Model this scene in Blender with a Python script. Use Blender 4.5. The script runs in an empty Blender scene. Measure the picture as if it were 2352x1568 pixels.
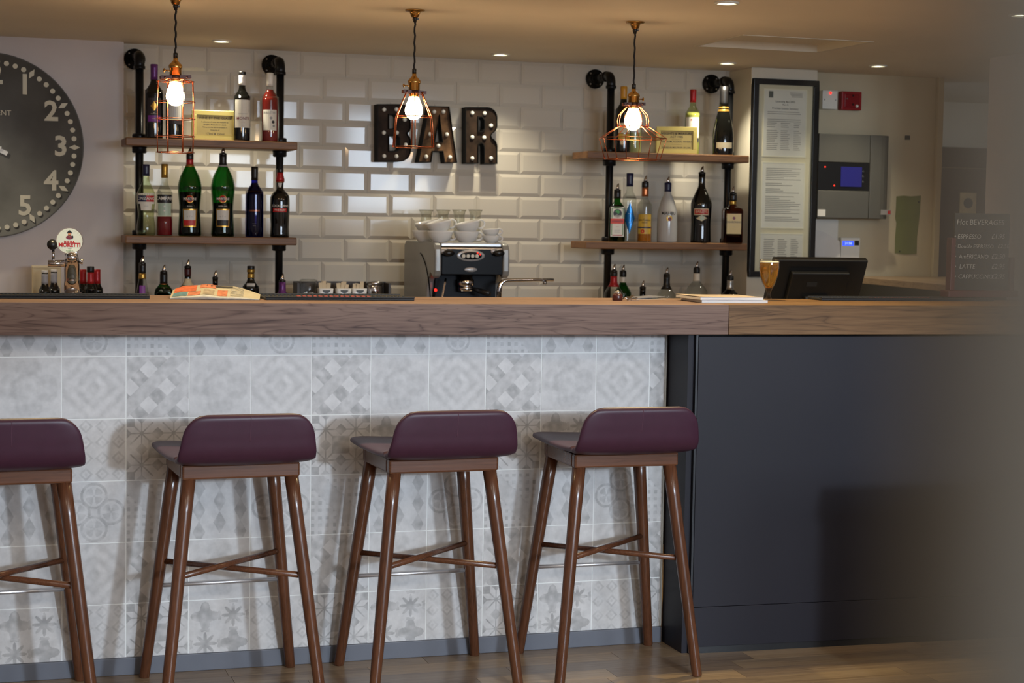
import bpy, bmesh, math, random
import numpy as np
from mathutils import Vector, Matrix
random.seed(7)
rng = np.random.default_rng(5)
SC = bpy.context.scene
COL = SC.collection
R = math.radians

# ------------------------------------------------------------------ camera
CAM_H = 1.369
FPX = 4000.0
PITCH, ROLL, YAW = -0.0674, -0.016, 0.3066
fw = Vector((math.sin(YAW)*math.cos(PITCH), math.cos(YAW)*math.cos(PITCH), math.sin(PITCH)))
r0 = Vector((math.cos(YAW), -math.sin(YAW), 0)); u0 = r0.cross(fw)
cr, sr = math.cos(ROLL), math.sin(ROLL)
RT = cr*r0 - sr*u0; UP = sr*r0 + cr*u0
cd = bpy.data.cameras.new('camera'); cam = bpy.data.objects.new('camera', cd); COL.objects.link(cam)
cam.matrix_world = Matrix(((RT.x, UP.x, -fw.x, 0), (RT.y, UP.y, -fw.y, 0), (RT.z, UP.z, -fw.z, CAM_H), (0, 0, 0, 1)))
cd.sensor_width = 36; cd.lens = 36*FPX/2352; cd.clip_start = 0.02; cd.clip_end = 60
cd.dof.use_dof = True; cd.dof.focus_distance = 5.35
cd.dof.aperture_fstop = (cd.lens/1000)/0.011
SC.camera = cam

def ray(px, py): return fw*FPX + RT*(px-1176) - UP*(py-784)
def at(px, py, Y):                      # the point of the upright plane at depth Y seen at a pixel
    d = ray(px, py); v = d*(Y/d.y); return Vector((v.x, v.y, v.z+CAM_H))
def onz(px, py, z):
    d = ray(px, py); v = d*((z-CAM_H)/d.z); return Vector((v.x, v.y, z))
def mpp(p): return (Vector(p)-Vector((0, 0, CAM_H))).dot(fw)/FPX   # metres per pixel at a point

# ------------------------------------------------------------------ world, lights, exposure
SC.view_settings.view_transform = 'Standard'; SC.view_settings.look = 'None'
SC.view_settings.exposure = 0.0; SC.view_settings.gamma = 1.0
SC.view_settings.use_curve_mapping = False
w = bpy.data.worlds.new('daylight'); SC.world = w; w.use_nodes = True
w.node_tree.nodes['Background'].inputs[0].default_value = (0.62, 0.78, 1.0, 1)
w.node_tree.nodes['Background'].inputs[1].default_value = 1.6

def area(name, loc, rot, sx, sy, power, colr):
    l = bpy.data.lights.new(name, 'AREA'); l.shape = 'RECTANGLE'; l.size = sx; l.size_y = sy
    l.energy = power; l.color = colr
    o = bpy.data.objects.new(name, l); COL.objects.link(o); o.location = loc; o.rotation_euler = rot
    return o
def spot(name, loc, power, colr, cone=80, blend=0.35, size=0.03, rot=(0, 0, 0)):
    l = bpy.data.lights.new(name, 'SPOT'); l.energy = power; l.color = colr
    l.spot_size = R(cone); l.spot_blend = blend; l.shadow_soft_size = size
    o = bpy.data.objects.new(name, l); COL.objects.link(o); o.location = loc; o.rotation_euler = rot
    return o
ks = spot('added_key_spot', (2.85, -2.6, 1.88), 860, (0.72, 0.85, 1.0), 2*16.5, 0.12, 0.11)     # added unseen cool key light from the front right, for the stool shadows
ks.rotation_mode = 'QUATERNION'; ks.rotation_quaternion = (Vector((1.75, 5.2, 0.26))-ks.location).to_track_quat('-Z', 'Y'); ks.scale = (1.0, 0.42, 1.0)
for wx, pw in ((1.5, 52), (2.85, 70), (4.2, 86)): area('window_daylight', (wx, -2.86, 1.98), (R(90), 0, 0), 0.9, 1.1, pw, (0.72, 0.85, 1.0))
WARM = (1.0, 0.84, 0.66)
for i, (x, y) in enumerate(((-0.6, -1.6), (1.6, -0.4), (3.8, -1.6), (-0.6, 0.8), (2.0, 1.2), (4.4, 0.8))):
    a = area('room_lamp', (x, y, 2.97), (0, 0, 0), 0.5, 0.5, 23, WARM)
CEIL = 2.094
DL = [(1.014, 7.185), (2.207, 7.20), (3.23, 7.12), (3.873, 6.93), (2.362, 5.22), (3.381, 5.10), (-0.19, 7.18), (1.34, 5.25), (0.32, 5.3)]
DLP = [17, 21, 25, 13, 68, 19, 19, 52, 46]
for (x, y), pw in zip(DL, DLP):
    spot('downlight_beam', (x, y, CEIL-0.012), pw, (1.0, 0.90, 0.68) if y > 6 else (1.0, 0.80, 0.44), 112, 0.75, 0.022)

# ------------------------------------------------------------------ helpers
def srgb(c):
    out = []
    for v in c[:3]:
        v = v/255.0
        out.append(v/12.92 if v <= 0.04045 else ((v+0.055)/1.055)**2.4)
    return (*out, 1.0)
MATS = {}
def mat(name, c, rough=0.5, metal=0.0, spec=0.5, emit=None, es=0.0, noise=0.0, nscale=20.0, bump=0.0, coat=0.0, stretch=None, lin=False):
    if name in MATS: return MATS[name]
    m = bpy.data.materials.new(name); m.use_nodes = True; nt = m.node_tree; b = nt.nodes['Principled BSDF']
    c4 = (*c[:3], 1.0) if lin else srgb(c)
    b.inputs['Base Color'].default_value = c4; b.inputs['Roughness'].default_value = rough
    b.inputs['Metallic'].default_value = metal; b.inputs['Specular IOR Level'].default_value = spec
    b.inputs['Coat Weight'].default_value = coat
    if emit: b.inputs['Emission Color'].default_value = srgb(emit); b.inputs['Emission Strength'].default_value = es
    tc = nt.nodes.new('ShaderNodeTexCoord'); n = nt.nodes.new('ShaderNodeTexNoise'); n.inputs['Scale'].default_value = nscale; n.inputs['Detail'].default_value = 4
    src = tc.outputs['Object']
    if stretch:
        mp = nt.nodes.new('ShaderNodeMapping'); mp.inputs['Scale'].default_value = stretch; nt.links.new(src, mp.inputs['Vector']); src = mp.outputs['Vector']
    nt.links.new(src, n.inputs['Vector'])
    k = noise if noise else 0.03
    ra = nt.nodes.new('ShaderNodeValToRGB')
    ra.color_ramp.elements[0].position = 0.3; ra.color_ramp.elements[1].position = 0.7
    ra.color_ramp.elements[0].color = (c4[0]*(1-k), c4[1]*(1-k), c4[2]*(1-k), 1)
    ra.color_ramp.elements[1].color = (min(1, c4[0]*(1+k)), min(1, c4[1]*(1+k)), min(1, c4[2]*(1+k)), 1)
    nt.links.new(n.outputs['Fac'], ra.inputs['Fac']); nt.links.new(ra.outputs['Color'], b.inputs['Base Color'])
    if bump:
        bp = nt.nodes.new('ShaderNodeBump'); bp.inputs['Strength'].default_value = bump; bp.inputs['Distance'].default_value = 0.002
        nt.links.new(n.outputs['Fac'], bp.inputs['Height']); nt.links.new(bp.outputs['Normal'], b.inputs['Normal'])
    MATS[name] = m; return m
def glass(name, c, rough=0.02, ior=1.45):
    if name in MATS: return MATS[name]
    m = bpy.data.materials.new(name); m.use_nodes = True; nt = m.node_tree
    for n in list(nt.nodes):
        if n.type == 'BSDF_PRINCIPLED': nt.nodes.remove(n)
    out = [n for n in nt.nodes if n.type == 'OUTPUT_MATERIAL'][0]
    t = nt.nodes.new('ShaderNodeBsdfTransparent'); t.inputs[0].default_value = (*c, 1)
    g = nt.nodes.new('ShaderNodeBsdfGlossy'); g.inputs['Roughness'].default_value = rough
    lw = nt.nodes.new('ShaderNodeLayerWeight'); lw.inputs['Blend'].default_value = 0.5
    pw = nt.nodes.new('ShaderNodeMath'); pw.operation = 'POWER'; pw.inputs[1].default_value = 3.0; nt.links.new(lw.outputs['Facing'], pw.inputs[0])
    f = nt.nodes.new('ShaderNodeMath'); f.operation = 'MULTIPLY_ADD'; f.inputs[1].default_value = 0.7; f.inputs[2].default_value = 0.035; nt.links.new(pw.outputs[0], f.inputs[0])
    x = nt.nodes.new('ShaderNodeMixShader')
    nt.links.new(f.outputs[0], x.inputs[0]); nt.links.new(t.outputs[0], x.inputs[1]); nt.links.new(g.outputs[0], x.inputs[2]); nt.links.new(x.outputs[0], out.inputs[0])
    MATS[name] = m; return m
def wood(name, dark, mid, light, scale=1.0, rough=0.45, axis=0, ring=1.0, contrast=1.0, spec=0.5):
    if name in MATS: return MATS[name]
    m = bpy.data.materials.new(name); m.use_nodes = True; nt = m.node_tree; b = nt.nodes['Principled BSDF']; L = nt.links.new
    tc = nt.nodes.new('ShaderNodeTexCoord'); oi = nt.nodes.new('ShaderNodeObjectInfo')
    ad = nt.nodes.new('ShaderNodeVectorMath'); ad.operation = 'MULTIPLY_ADD'
    cmb = nt.nodes.new('ShaderNodeCombineXYZ'); L(oi.outputs['Random'], cmb.inputs[0]); L(oi.outputs['Random'], cmb.inputs[1]); L(oi.outputs['Random'], cmb.inputs[2])
    L(cmb.outputs[0], ad.inputs[0]); ad.inputs[1].default_value = (37, 11, 23); L(tc.outputs['Object'], ad.inputs[2])
    mp = nt.nodes.new('ShaderNodeMapping'); s = [11*scale]*3; s[axis] = 0.6*scale; mp.inputs['Scale'].default_value = s
    L(ad.outputs[0], mp.inputs['Vector'])
    n1 = nt.nodes.new('ShaderNodeTexNoise'); n1.inputs['Scale'].default_value = 1.3; n1.inputs['Detail'].default_value = 3; n1.inputs['Distortion'].default_value = 0.6; L(mp.outputs[0], n1.inputs['Vector'])
    mu = nt.nodes.new('ShaderNodeMath'); mu.operation = 'MULTIPLY'; mu.inputs[1].default_value = 62*ring; L(n1.outputs['Fac'], mu.inputs[0])
    sn = nt.nodes.new('ShaderNodeMath'); sn.operation = 'SINE'; L(mu.outputs[0], sn.inputs[0])
    mp2 = nt.nodes.new('ShaderNodeMapping'); s2 = [130*scale]*3; s2[axis] = 3.2*scale; mp2.inputs['Scale'].default_value = s2; L(ad.outputs[0], mp2.inputs['Vector'])
    n2 = nt.nodes.new('ShaderNodeTexNoise'); n2.inputs['Scale'].default_value = 1.0; n2.inputs['Detail'].default_value = 3; L(mp2.outputs[0], n2.inputs['Vector'])
    n3 = nt.nodes.new('ShaderNodeTexNoise'); n3.inputs['Scale'].default_value = 0.8; n3.inputs['Detail'].default_value = 2; L(mp.outputs[0], n3.inputs['Vector'])
    ab = nt.nodes.new('ShaderNodeMath'); ab.operation = 'ABSOLUTE'; L(sn.outputs[0], ab.inputs[0])
    iv = nt.nodes.new('ShaderNodeMath'); iv.operation = 'SUBTRACT'; iv.inputs[0].default_value = 1.0; L(ab.outputs[0], iv.inputs[1])
    pw = nt.nodes.new('ShaderNodeMath'); pw.operation = 'POWER'; pw.inputs[1].default_value = 3.0; L(iv.outputs[0], pw.inputs[0])
    a1 = nt.nodes.new('ShaderNodeMath'); a1.operation = 'MULTIPLY_ADD'; a1.inputs[1].default_value = -0.17*contrast; a1.inputs[2].default_value = 0.03; L(pw.outputs[0], a1.inputs[0])
    a2 = nt.nodes.new('ShaderNodeMath'); a2.operation = 'MULTIPLY_ADD'; a2.inputs[1].default_value = 0.55; L(n2.outputs['Fac'], a2.inputs[0]); L(a1.outputs[0], a2.inputs[2])
    a3 = nt.nodes.new('ShaderNodeMath'); a3.operation = 'MULTIPLY_ADD'; a3.inputs[1].default_value = 0.45; L(n3.outputs['Fac'], a3.inputs[0]); L(a2.outputs[0], a3.inputs[2])
    ra = nt.nodes.new('ShaderNodeValToRGB'); e = ra.color_ramp.elements
    e[0].position = 0.22; e[0].color = srgb(dark); e[1].position = 0.78; e[1].color = srgb(light); el = e.new(0.5); el.color = srgb(mid)
    L(a3.outputs[0], ra.inputs['Fac']); L(ra.outputs['Color'], b.inputs['Base Color'])
    b.inputs['Roughness'].default_value = rough; b.inputs['Specular IOR Level'].default_value = spec
    bp = nt.nodes.new('ShaderNodeBump'); bp.inputs['Strength'].default_value = 0.12; bp.inputs['Distance'].default_value = 0.001; L(n2.outputs['Fac'], bp.inputs['Height']); L(bp.outputs['Normal'], b.inputs['Normal'])
    MATS[name] = m; return m

class MB:
    def __init__(s): s.v = []; s.f = []; s.sm = []
    def add(s, vs, fs, smooth=False):
        o = len(s.v); s.v += [tuple(v) for v in vs]; s.f += [tuple(i+o for i in f) for f in fs]; s.sm += [smooth]*len(fs); return s
    def box(s, c, d, M=None):
        hx, hy, hz = d[0]/2, d[1]/2, d[2]/2
        vs = [Vector((x, y, z)) for x in (-hx, hx) for y in (-hy, hy) for z in (-hz, hz)]
        if M is not None: vs = [M @ v for v in vs]
        vs = [v+Vector(c) for v in vs]
        return s.add(vs, [(0, 1, 3, 2), (4, 6, 7, 5), (0, 4, 5, 1), (2, 3, 7, 6), (0, 2, 6, 4), (1, 5, 7, 3)])
    def b2(s, a, b): return s.box([(p+q)/2 for p, q in zip(a, b)], [abs(q-p) for p, q in zip(a, b)])
    def lathe(s, prof, seg=20, c=(0, 0, 0), a0=0.0, a1=360.0, shape=None, smooth=True):
        full = abs(a1-a0) >= 359.9; n = seg if full else seg+1
        vs = []; fs = []
        for (r, z, *q) in prof:
            for i in range(n):
                a = R(a0+(a1-a0)*i/seg); ca, sa = math.cos(a), math.sin(a)
                if shape and q:
                    e = 2.0/q[0]; dr = q[1] if len(q) > 1 else 1
                    x = r*math.copysign(abs(ca)**e, ca); y = r*dr*math.copysign(abs(sa)**e, sa)
                else: x, y = r*ca, r*sa
                vs.append((c[0]+x, c[1]+y, c[2]+z))
        for k in range(len(prof)-1):
            for i in range(seg):
                j = (i+1) % n if full else i+1
                fs.append((k*n+i, k*n+j, (k+1)*n+j, (k+1)*n+i))
        if full:
            if prof[0][0] > 1e-6: fs.append(tuple(range(n-1, -1, -1)))
            if prof[-1][0] > 1e-6: fs.append(tuple((len(prof)-1)*n+i for i in range(n)))
        return s.add(vs, fs, smooth)
    def tube(s, path, r, seg=8, closed=False, smooth=True):
        P = [Vector(p) for p in path]; n = len(P); rs = r if isinstance(r, (list, tuple)) else [r]*n
        vs = []; fs = []; prev = None
        for i, p in enumerate(P):
            if closed: t = (P[(i+1) % n]-P[i-1]).normalized()
            else: t = (P[min(i+1, n-1)]-P[max(i-1, 0)]).normalized()
            if prev is None:
                u = t.orthogonal().normalized()
            else:
                u = (prev - t*prev.dot(t)).normalized()
            prev = u; v = t.cross(u)
            for k in range(seg):
                a = 2*math.pi*k/seg; vs.append(p+(u*math.cos(a)+v*math.sin(a))*rs[i])
        m = n if closed else n-1
        for i in range(m):
            j = (i+1) % n
            for k in range(seg):
                l = (k+1) % seg; fs.append((i*seg+k, i*seg+l, j*seg+l, j*seg+k))
        if not closed: fs.append(tuple(range(seg-1, -1, -1))); fs.append(tuple((n-1)*seg+k for k in range(seg)))
        return s.add(vs, fs, smooth)
    def prism(s, poly, d0, d1, fn):         # polygon in 2D swept between depth d0 and d1; fn maps (x, y, depth) to a point
        n = len(poly); vs = [fn(x, y, d0) for x, y in poly]+[fn(x, y, d1) for x, y in poly]
        fs = [tuple(range(n)), tuple(range(2*n-1, n-1, -1))]+[(i, (i+1) % n, n+(i+1) % n, n+i)[::-1] for i in range(n)]
        return s.add(vs, fs)
    def sphere(s, c, r, seg=14, rings=9, sc=(1, 1, 1)):
        pr = [(max(1e-7, r*math.sin(math.pi*i/rings)), -r*math.cos(math.pi*i/rings)) for i in range(rings+1)]
        t = MB().lathe(pr, seg)
        return s.add([(c[0]+v[0]*sc[0], c[1]+v[1]*sc[1], c[2]+v[2]*sc[2]) for v in t.v], t.f, True)
    def mesh(s, name, m, bevel=0.0, segs=2):
        me = bpy.data.meshes.new(name); me.from_pydata(s.v, [], s.f)
        me.polygons.foreach_set('use_smooth', s.sm)
        bm = bmesh.new(); bm.from_mesh(me)
        bmesh.ops.remove_doubles(bm, verts=bm.verts, dist=1e-6)
        bmesh.ops.recalc_face_normals(bm, faces=bm.faces)
        if bevel:
            es = [e for e in bm.edges if len(e.link_faces) == 2 and e.calc_face_angle(0) > R(40)]
            bmesh.ops.bevel(bm, geom=es, offset=bevel, segments=segs, affect='EDGES', profile=0.5)
        bm.to_mesh(me); bm.free()
        if m: me.materials.append(m)
        return me
    def build(s, name, m, parent=None, bevel=0.0, segs=2, loc=None):
        o = bpy.data.objects.new(name, s.mesh(name, m, bevel, segs)); COL.objects.link(o)
        if parent: o.parent = parent
        if loc: o.location = loc
        return o
def put(name, me, parent=None, loc=(0, 0, 0), rz=0.0):
    o = bpy.data.objects.new(name, me); COL.objects.link(o); o.parent = parent; o.location = loc; o.rotation_euler[2] = rz; return o
def tag(o, label, cat, group=None):
    o['label'] = label; o['category'] = cat
    if group: o['group'] = group
    return o
def thing(name, label, cat, loc=(0, 0, 0), rz=0.0, group=None):
    o = bpy.data.objects.new(name, None); COL.objects.link(o); o.location = loc; o.rotation_euler = (0, 0, rz)
    o.empty_display_size = 0.05
    return tag(o, label, cat, group)
def struct(name, b, m, bevel=0.0):
    o = b.build(name, m, None, bevel); o['kind'] = 'structure'; return o
def copy_tree(o, parent=None):
    c = o.copy(); COL.objects.link(c); c.parent = parent
    for ch in [q for q in o.children]: copy_tree(ch, c)
    return c
_tc = {}
def text_geo(s, size, align='CENTER', bold=0.0, shear=0.0, space=1.0):
    key = (s, size, align, bold, shear, space)
    if key in _tc: return _tc[key]
    cu = bpy.data.curves.new('lettering', 'FONT'); cu.body = s; cu.size = size; cu.align_x = align; cu.align_y = 'CENTER'
    cu.offset = bold; cu.shear = shear; cu.space_character = space; cu.resolution_u = 2
    o = bpy.data.objects.new('lettering', cu); me = o.to_mesh()
    vs = [(v.co.x, v.co.y) for v in me.vertices]; fs = [tuple(p.vertices) for p in me.polygons]
    o.to_mesh_clear(); bpy.data.objects.remove(o); bpy.data.curves.remove(cu)
    _tc[key] = (vs, fs); return _tc[key]
def flat_text(s, size, name, m, parent, loc, M=None, align='CENTER', bold=0.0, shear=0.0, space=1.0, b=None):
    """lettering lying in the local XZ plane and facing local -Y"""
    vs, fs = text_geo(s, size, align, bold, shear, space)
    b2 = b or MB(); pts = [Vector((x, 0, y)) for x, y in vs]
    if M is not None: pts = [M @ p for p in pts]
    b2.add([p+Vector(loc) for p in pts], fs)
    if b is None: return plain(b2, name, m, parent)
    return b2
def plain(b, name, m, parent):           # link without touching the winding
    me = bpy.data.meshes.new(name); me.from_pydata(b.v, [], b.f); me.materials.append(m)
    o = bpy.data.objects.new(name, me); COL.objects.link(o); o.parent = parent; return o

# ------------------------------------------------------------------ materials
PLASTER = mat('plaster_grey', (196, 187, 184), 0.8, noise=0.03, nscale=6, bump=0.05)
PLASTER_W = mat('plaster_white', (214, 207, 190), 0.75, noise=0.03, nscale=5, bump=0.05)
CEILM = mat('ceiling_paint', (228, 218, 200), 0.8, noise=0.03, nscale=3, bump=0.05)
GROUT = mat('grout', (205, 199, 188), 0.8)
CERAMIC = mat('white_ceramic_tile', (196, 189, 177), 0.08, spec=0.27, noise=0.015, nscale=3, bump=0.02)
SATIN = mat('satin_steel', (225, 226, 230), 0.38, metal=0.85)
BLACK = mat('black_plastic', (18, 18, 19), 0.35)
BLACKM = mat('black_iron_pipe', (24, 25, 28), 0.32, metal=0.55, noise=0.1, nscale=60, bump=0.1)
CHROME = mat('chrome', (215, 215, 220), 0.08, metal=1.0)
STEEL = mat('brushed_steel', (180, 180, 182), 0.28, metal=1.0, noise=0.06, nscale=30, stretch=(1, 40, 40))
COPPER = mat('copper_wire', (205, 122, 84), 0.25, metal=1.0)
BRASS = mat('antique_brass', (190, 148, 84), 0.25, metal=1.0)
RUBBER = mat('black_rubber', (25, 25, 27), 0.6, bump=0.3, nscale=300)
LEATHER = mat('plum_leather', (62, 33, 50), 0.42, spec=0.4, noise=0.06, nscale=40, bump=0.06)
STOOLWOOD = wood('walnut_stained_beech', (60, 36, 24), (88, 54, 36), (108, 68, 46), 1.6, 0.24, axis=2, ring=0.5, contrast=0.6)
STOOLWOODX = wood('walnut_stained_beech_rail', (64, 40, 27), (94, 58, 39), (114, 73, 50), 1.6, 0.24, axis=0, ring=0.5, contrast=0.6)
SHELFWOOD = wood('reclaimed_pine', (60, 36, 20), (118, 80, 45), (140, 100, 60), 1.5, 0.5, axis=0, ring=0.7)
TOPWOOD = wood('laminate_oak_greybrown', (66, 46, 40), (122, 98, 86), (138, 114, 101), 1.0, 0.5, axis=0, ring=0.9, contrast=1.0, spec=0.2)
TOPWOOD2 = wood('laminate_oak_brown', (70, 49, 31), (118, 89, 60), (140, 110, 77), 0.9, 0.5, axis=0, ring=0.9, contrast=1.0, spec=0.2)
SIDEWOOD = wood('worktop_oak', (120, 98, 74), (158, 132, 102), (176, 150, 120), 1.0, 0.4, axis=1, ring=0.8)
FLOORW = [wood('floor_oak_%d' % i, d, m_, l, 0.8, 0.3, axis=0, ring=0.9, contrast=0.8) for i, (d, m_, l) in enumerate((
    ((98, 80, 62), (142, 120, 94), (166, 144, 116)), ((112, 92, 68), (160, 134, 102), (184, 158, 124)), ((88, 72, 58), (128, 108, 88), (152, 132, 108))))]
PANEL = mat('charcoal_laminate', (37, 36, 43), 0.45, noise=0.06, nscale=2.5, spec=0.22)
SKIRT = mat('slate_skirting', (98, 102, 112), 0.5, noise=0.03)
WHITE = mat('white_porcelain', (226, 226, 224), 0.12, spec=0.5)
WHITEP = mat('white_plastic', (222, 220, 210), 0.4)
PAPER = mat('paper', (222, 218, 208), 0.8, noise=0.02)
INK = mat('black_ink', (38, 36, 36), 0.7)
GREYINK = mat('grey_ink', (150, 147, 142), 0.8)
DARKGLASS = mat('dark_bottle_glass', (9, 10, 9), 0.06, spec=0.6)

# ------------------------------------------------------------------ room shell
b = MB().b2((-3.2, -3.2, -0.12), (7.2, 8.9, -0.004)); floor = struct('floor', b, FLOORW[2])
rows = int((5.262-4.10)/0.098)+1
for i in range(rows):
    y1 = 5.262-i*0.098; x = -0.9-((i*37) % 10)*0.085
    while x < 4.6:
        L = random.choice((0.42, 0.62, 0.8)); x1 = min(x+L, 4.7)
        MB().b2((x+0.0006, y1-0.0974, -0.0042), (x1-0.0006, y1, 0.0)).build('plank', FLOORW[random.choice((0, 0, 1, 2))], floor)
        x = x1
b = MB(); HX0, HX1, HY0, HY1 = 2.81, 3.37, 6.06, 6.525
b.b2((-3.2, 4.5, CEIL), (7.2, HY0, CEIL+0.12)); b.b2((-3.2, HY1, CEIL), (7.2, 8.9, CEIL+0.12))
b.b2((-3.2, HY0, CEIL), (HX0, HY1, CEIL+0.12)); b.b2((HX1, HY0, CEIL), (7.2, HY1, CEIL+0.12)); b.b2((HX0, HY0, CEIL+0.10), (HX1, HY1, CEIL+0.12))
b.b2((-3.2, 4.5, CEIL+0.12), (7.2, 4.62, 3.1)); b.b2((-3.2, -3.2, 3.0), (7.2, 4.5, 3.12))
struct('ceiling', b, CEILM)
hatch = thing('ceiling_hatch', 'square recessed access hatch in the ceiling above the framed licence', 'hatch', ((HX0+HX1)/2, (HY0+HY1)/2, CEIL+0.04))
hx, hy = (HX1-HX0)/2-0.002, (HY1-HY0)/2-0.002
MB().b2((-hx+0.012, -hy+0.012, -0.012), (hx-0.012, hy-0.012, 0.0)).build('hatch_panel', CEILM, hatch, 0.002)
fr = MB()
for a, c in (((-hx, -hy), (hx, -hy+0.012)), ((-hx, hy-0.012), (hx, hy)), ((-hx, -hy+0.012), (-hx+0.012, hy-0.012)), ((hx-0.012, -hy+0.012), (hx, hy-0.012))):
    fr.b2((a[0], a[1], -0.042), (c[0], c[1], 0.03))
fr.build('hatch_frame', PLASTER_W, hatch)

WB = 7.49
wall_back = struct('wall_back', MB().b2((0.6, WB+0.004, 0), (3.5, WB+0.16, CEIL)), GROUT)
struct('wall_left', MB().b2((-3.2, 7.42, 0), (0.644, 7.65, CEIL)), PLASTER)
struct('wall_right', MB().b2((3.414, 7.255, 0), (3.746, 7.65, CEIL)), PLASTER_W, 0.003)
struct('wall_far', MB().b2((3.748, 7.35, 0), (4.425, 7.65, CEIL)).b2((4.425, 7.33, 0), (4.455, 7.66, CEIL)), mat('alcove_paint', (196, 184, 156), 0.8, noise=0.03, nscale=5), 0.002)
struct('wall_corridor', MB().b2((3.5, 8.7, 0), (7.2, 8.85, CEIL)), PLASTER_W)
struct('wall_column', MB().b2((4.10, 5.95, 0), (4.75, 6.40, CEIL)), mat('column_paint', (222, 212, 212), 0.8, noise=0.03), 0.004)
struct('wall_side', MB().b2((-3.3, -3.2, 0), (-3.2, 8.9, 3.0)), PLASTER)
struct('wall_side_right', MB().b2((7.2, -3.2, 0), (7.3, 8.9, 3.0)), PLASTER)
b = MB(); wins = [(0.95, 2.05), (2.3, 3.4), (3.65, 4.75)]
xs = [-3.2]+[q for p in wins for q in p]+[7.2]
for i in range(0, len(xs), 2): b.b2((xs[i], -3.2, 0), (xs[i+1], -3.05, 3.0))
for a, c in wins: b.b2((a, -3.2, 0), (c, -3.05, 1.35)); b.b2((a, -3.2, 2.6), (c, -3.05, 3.0))
struct('wall_front', b, PLASTER)
for i, (a, c) in enumerate(wins):
    b = MB(); t = 0.05
    b.b2((a, -3.16, 1.35), (c, -3.08, 1.35+t)); b.b2((a, -3.16, 2.6-t), (c, -3.08, 2.6)); b.b2((a, -3.16, 1.35+t), (a+t, -3.08, 2.6-t)); b.b2((c-t, -3.16, 1.35+t), (c, -3.08, 2.6-t))
    b.b2(((a+c)/2-0.02, -3.15, 1.35+t), ((a+c)/2+0.02, -3.09, 2.6-t))
    struct('window_%d' % (i+1), b, WHITEP)

# a slim floor-to-ceiling post right beside the photographer (the soft grey band at the right)
pp = ray(2435, 784)*(0.073/FPX); q = Vector((RT.x, RT.y, 0)).normalized(); n = Vector((fw.x, fw.y, 0)).normalized()
c = Vector((pp.x, pp.y, 0))+q*0.0305+n*0.012
struct('trim_1', MB().box((0, 0, 1.5), (0.06, 0.02, 3.0)), mat('post_paint', (104, 103, 97), 0.7)).matrix_world = Matrix.Translation(c) @ Matrix.Rotation(-YAW, 4, 'Z')

# bevelled metro tiles, each a part of the back wall
def metro(wd, hg):
    bv = 0.0145; b = MB(); hw, hh = wd/2-0.0005, hg/2-0.0005
    o = [(-hw, -hh), (hw, -hh), (hw, hh), (-hw, hh)]; i_ = [(x-math.copysign(bv, x), z-math.copysign(bv, z)) for x, z in o] if wd > 2.2*bv else None
    vs = [(x, 0.004, z) for x, z in o]+[(x, 0.0, z) for x, z in o]
    fs = [(i, (i+1) % 4, 4+(i+1) % 4, 4+i) for i in range(4)]
    if i_: vs += [(x, -0.0055, z) for x, z in i_]; fs += [(4+i, 4+(i+1) % 4, 8+(i+1) % 4, 8+i) for i in range(4)]+[(8, 9, 10, 11)]
    else: fs += [(4, 5, 6, 7)]
    return b.add(vs, fs).mesh('tile', CERAMIC)
full_tile = metro(0.2, 0.1); X0, X1 = 0.646, 3.412
for r in range(-5, 7):
    z = 1.392+0.1*r+0.05; off = 1.7947+(0.1 if r % 2 else 0.0); k0 = math.floor((X0-off)/0.2)
    for k in range(k0, k0+16):
        a, e = max(X0, off+0.2*k), min(X1, off+0.2*k+0.2)
        if e-a < 0.012: continue
        me = full_tile if e-a > 0.199 else metro(e-a, 0.1)
        o = put('tile', me, wall_back, ((a+e)/2, WB, z)); o.rotation_euler = (random.gauss(0, 0.0022), 0, random.gauss(0, 0.0022))

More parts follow.
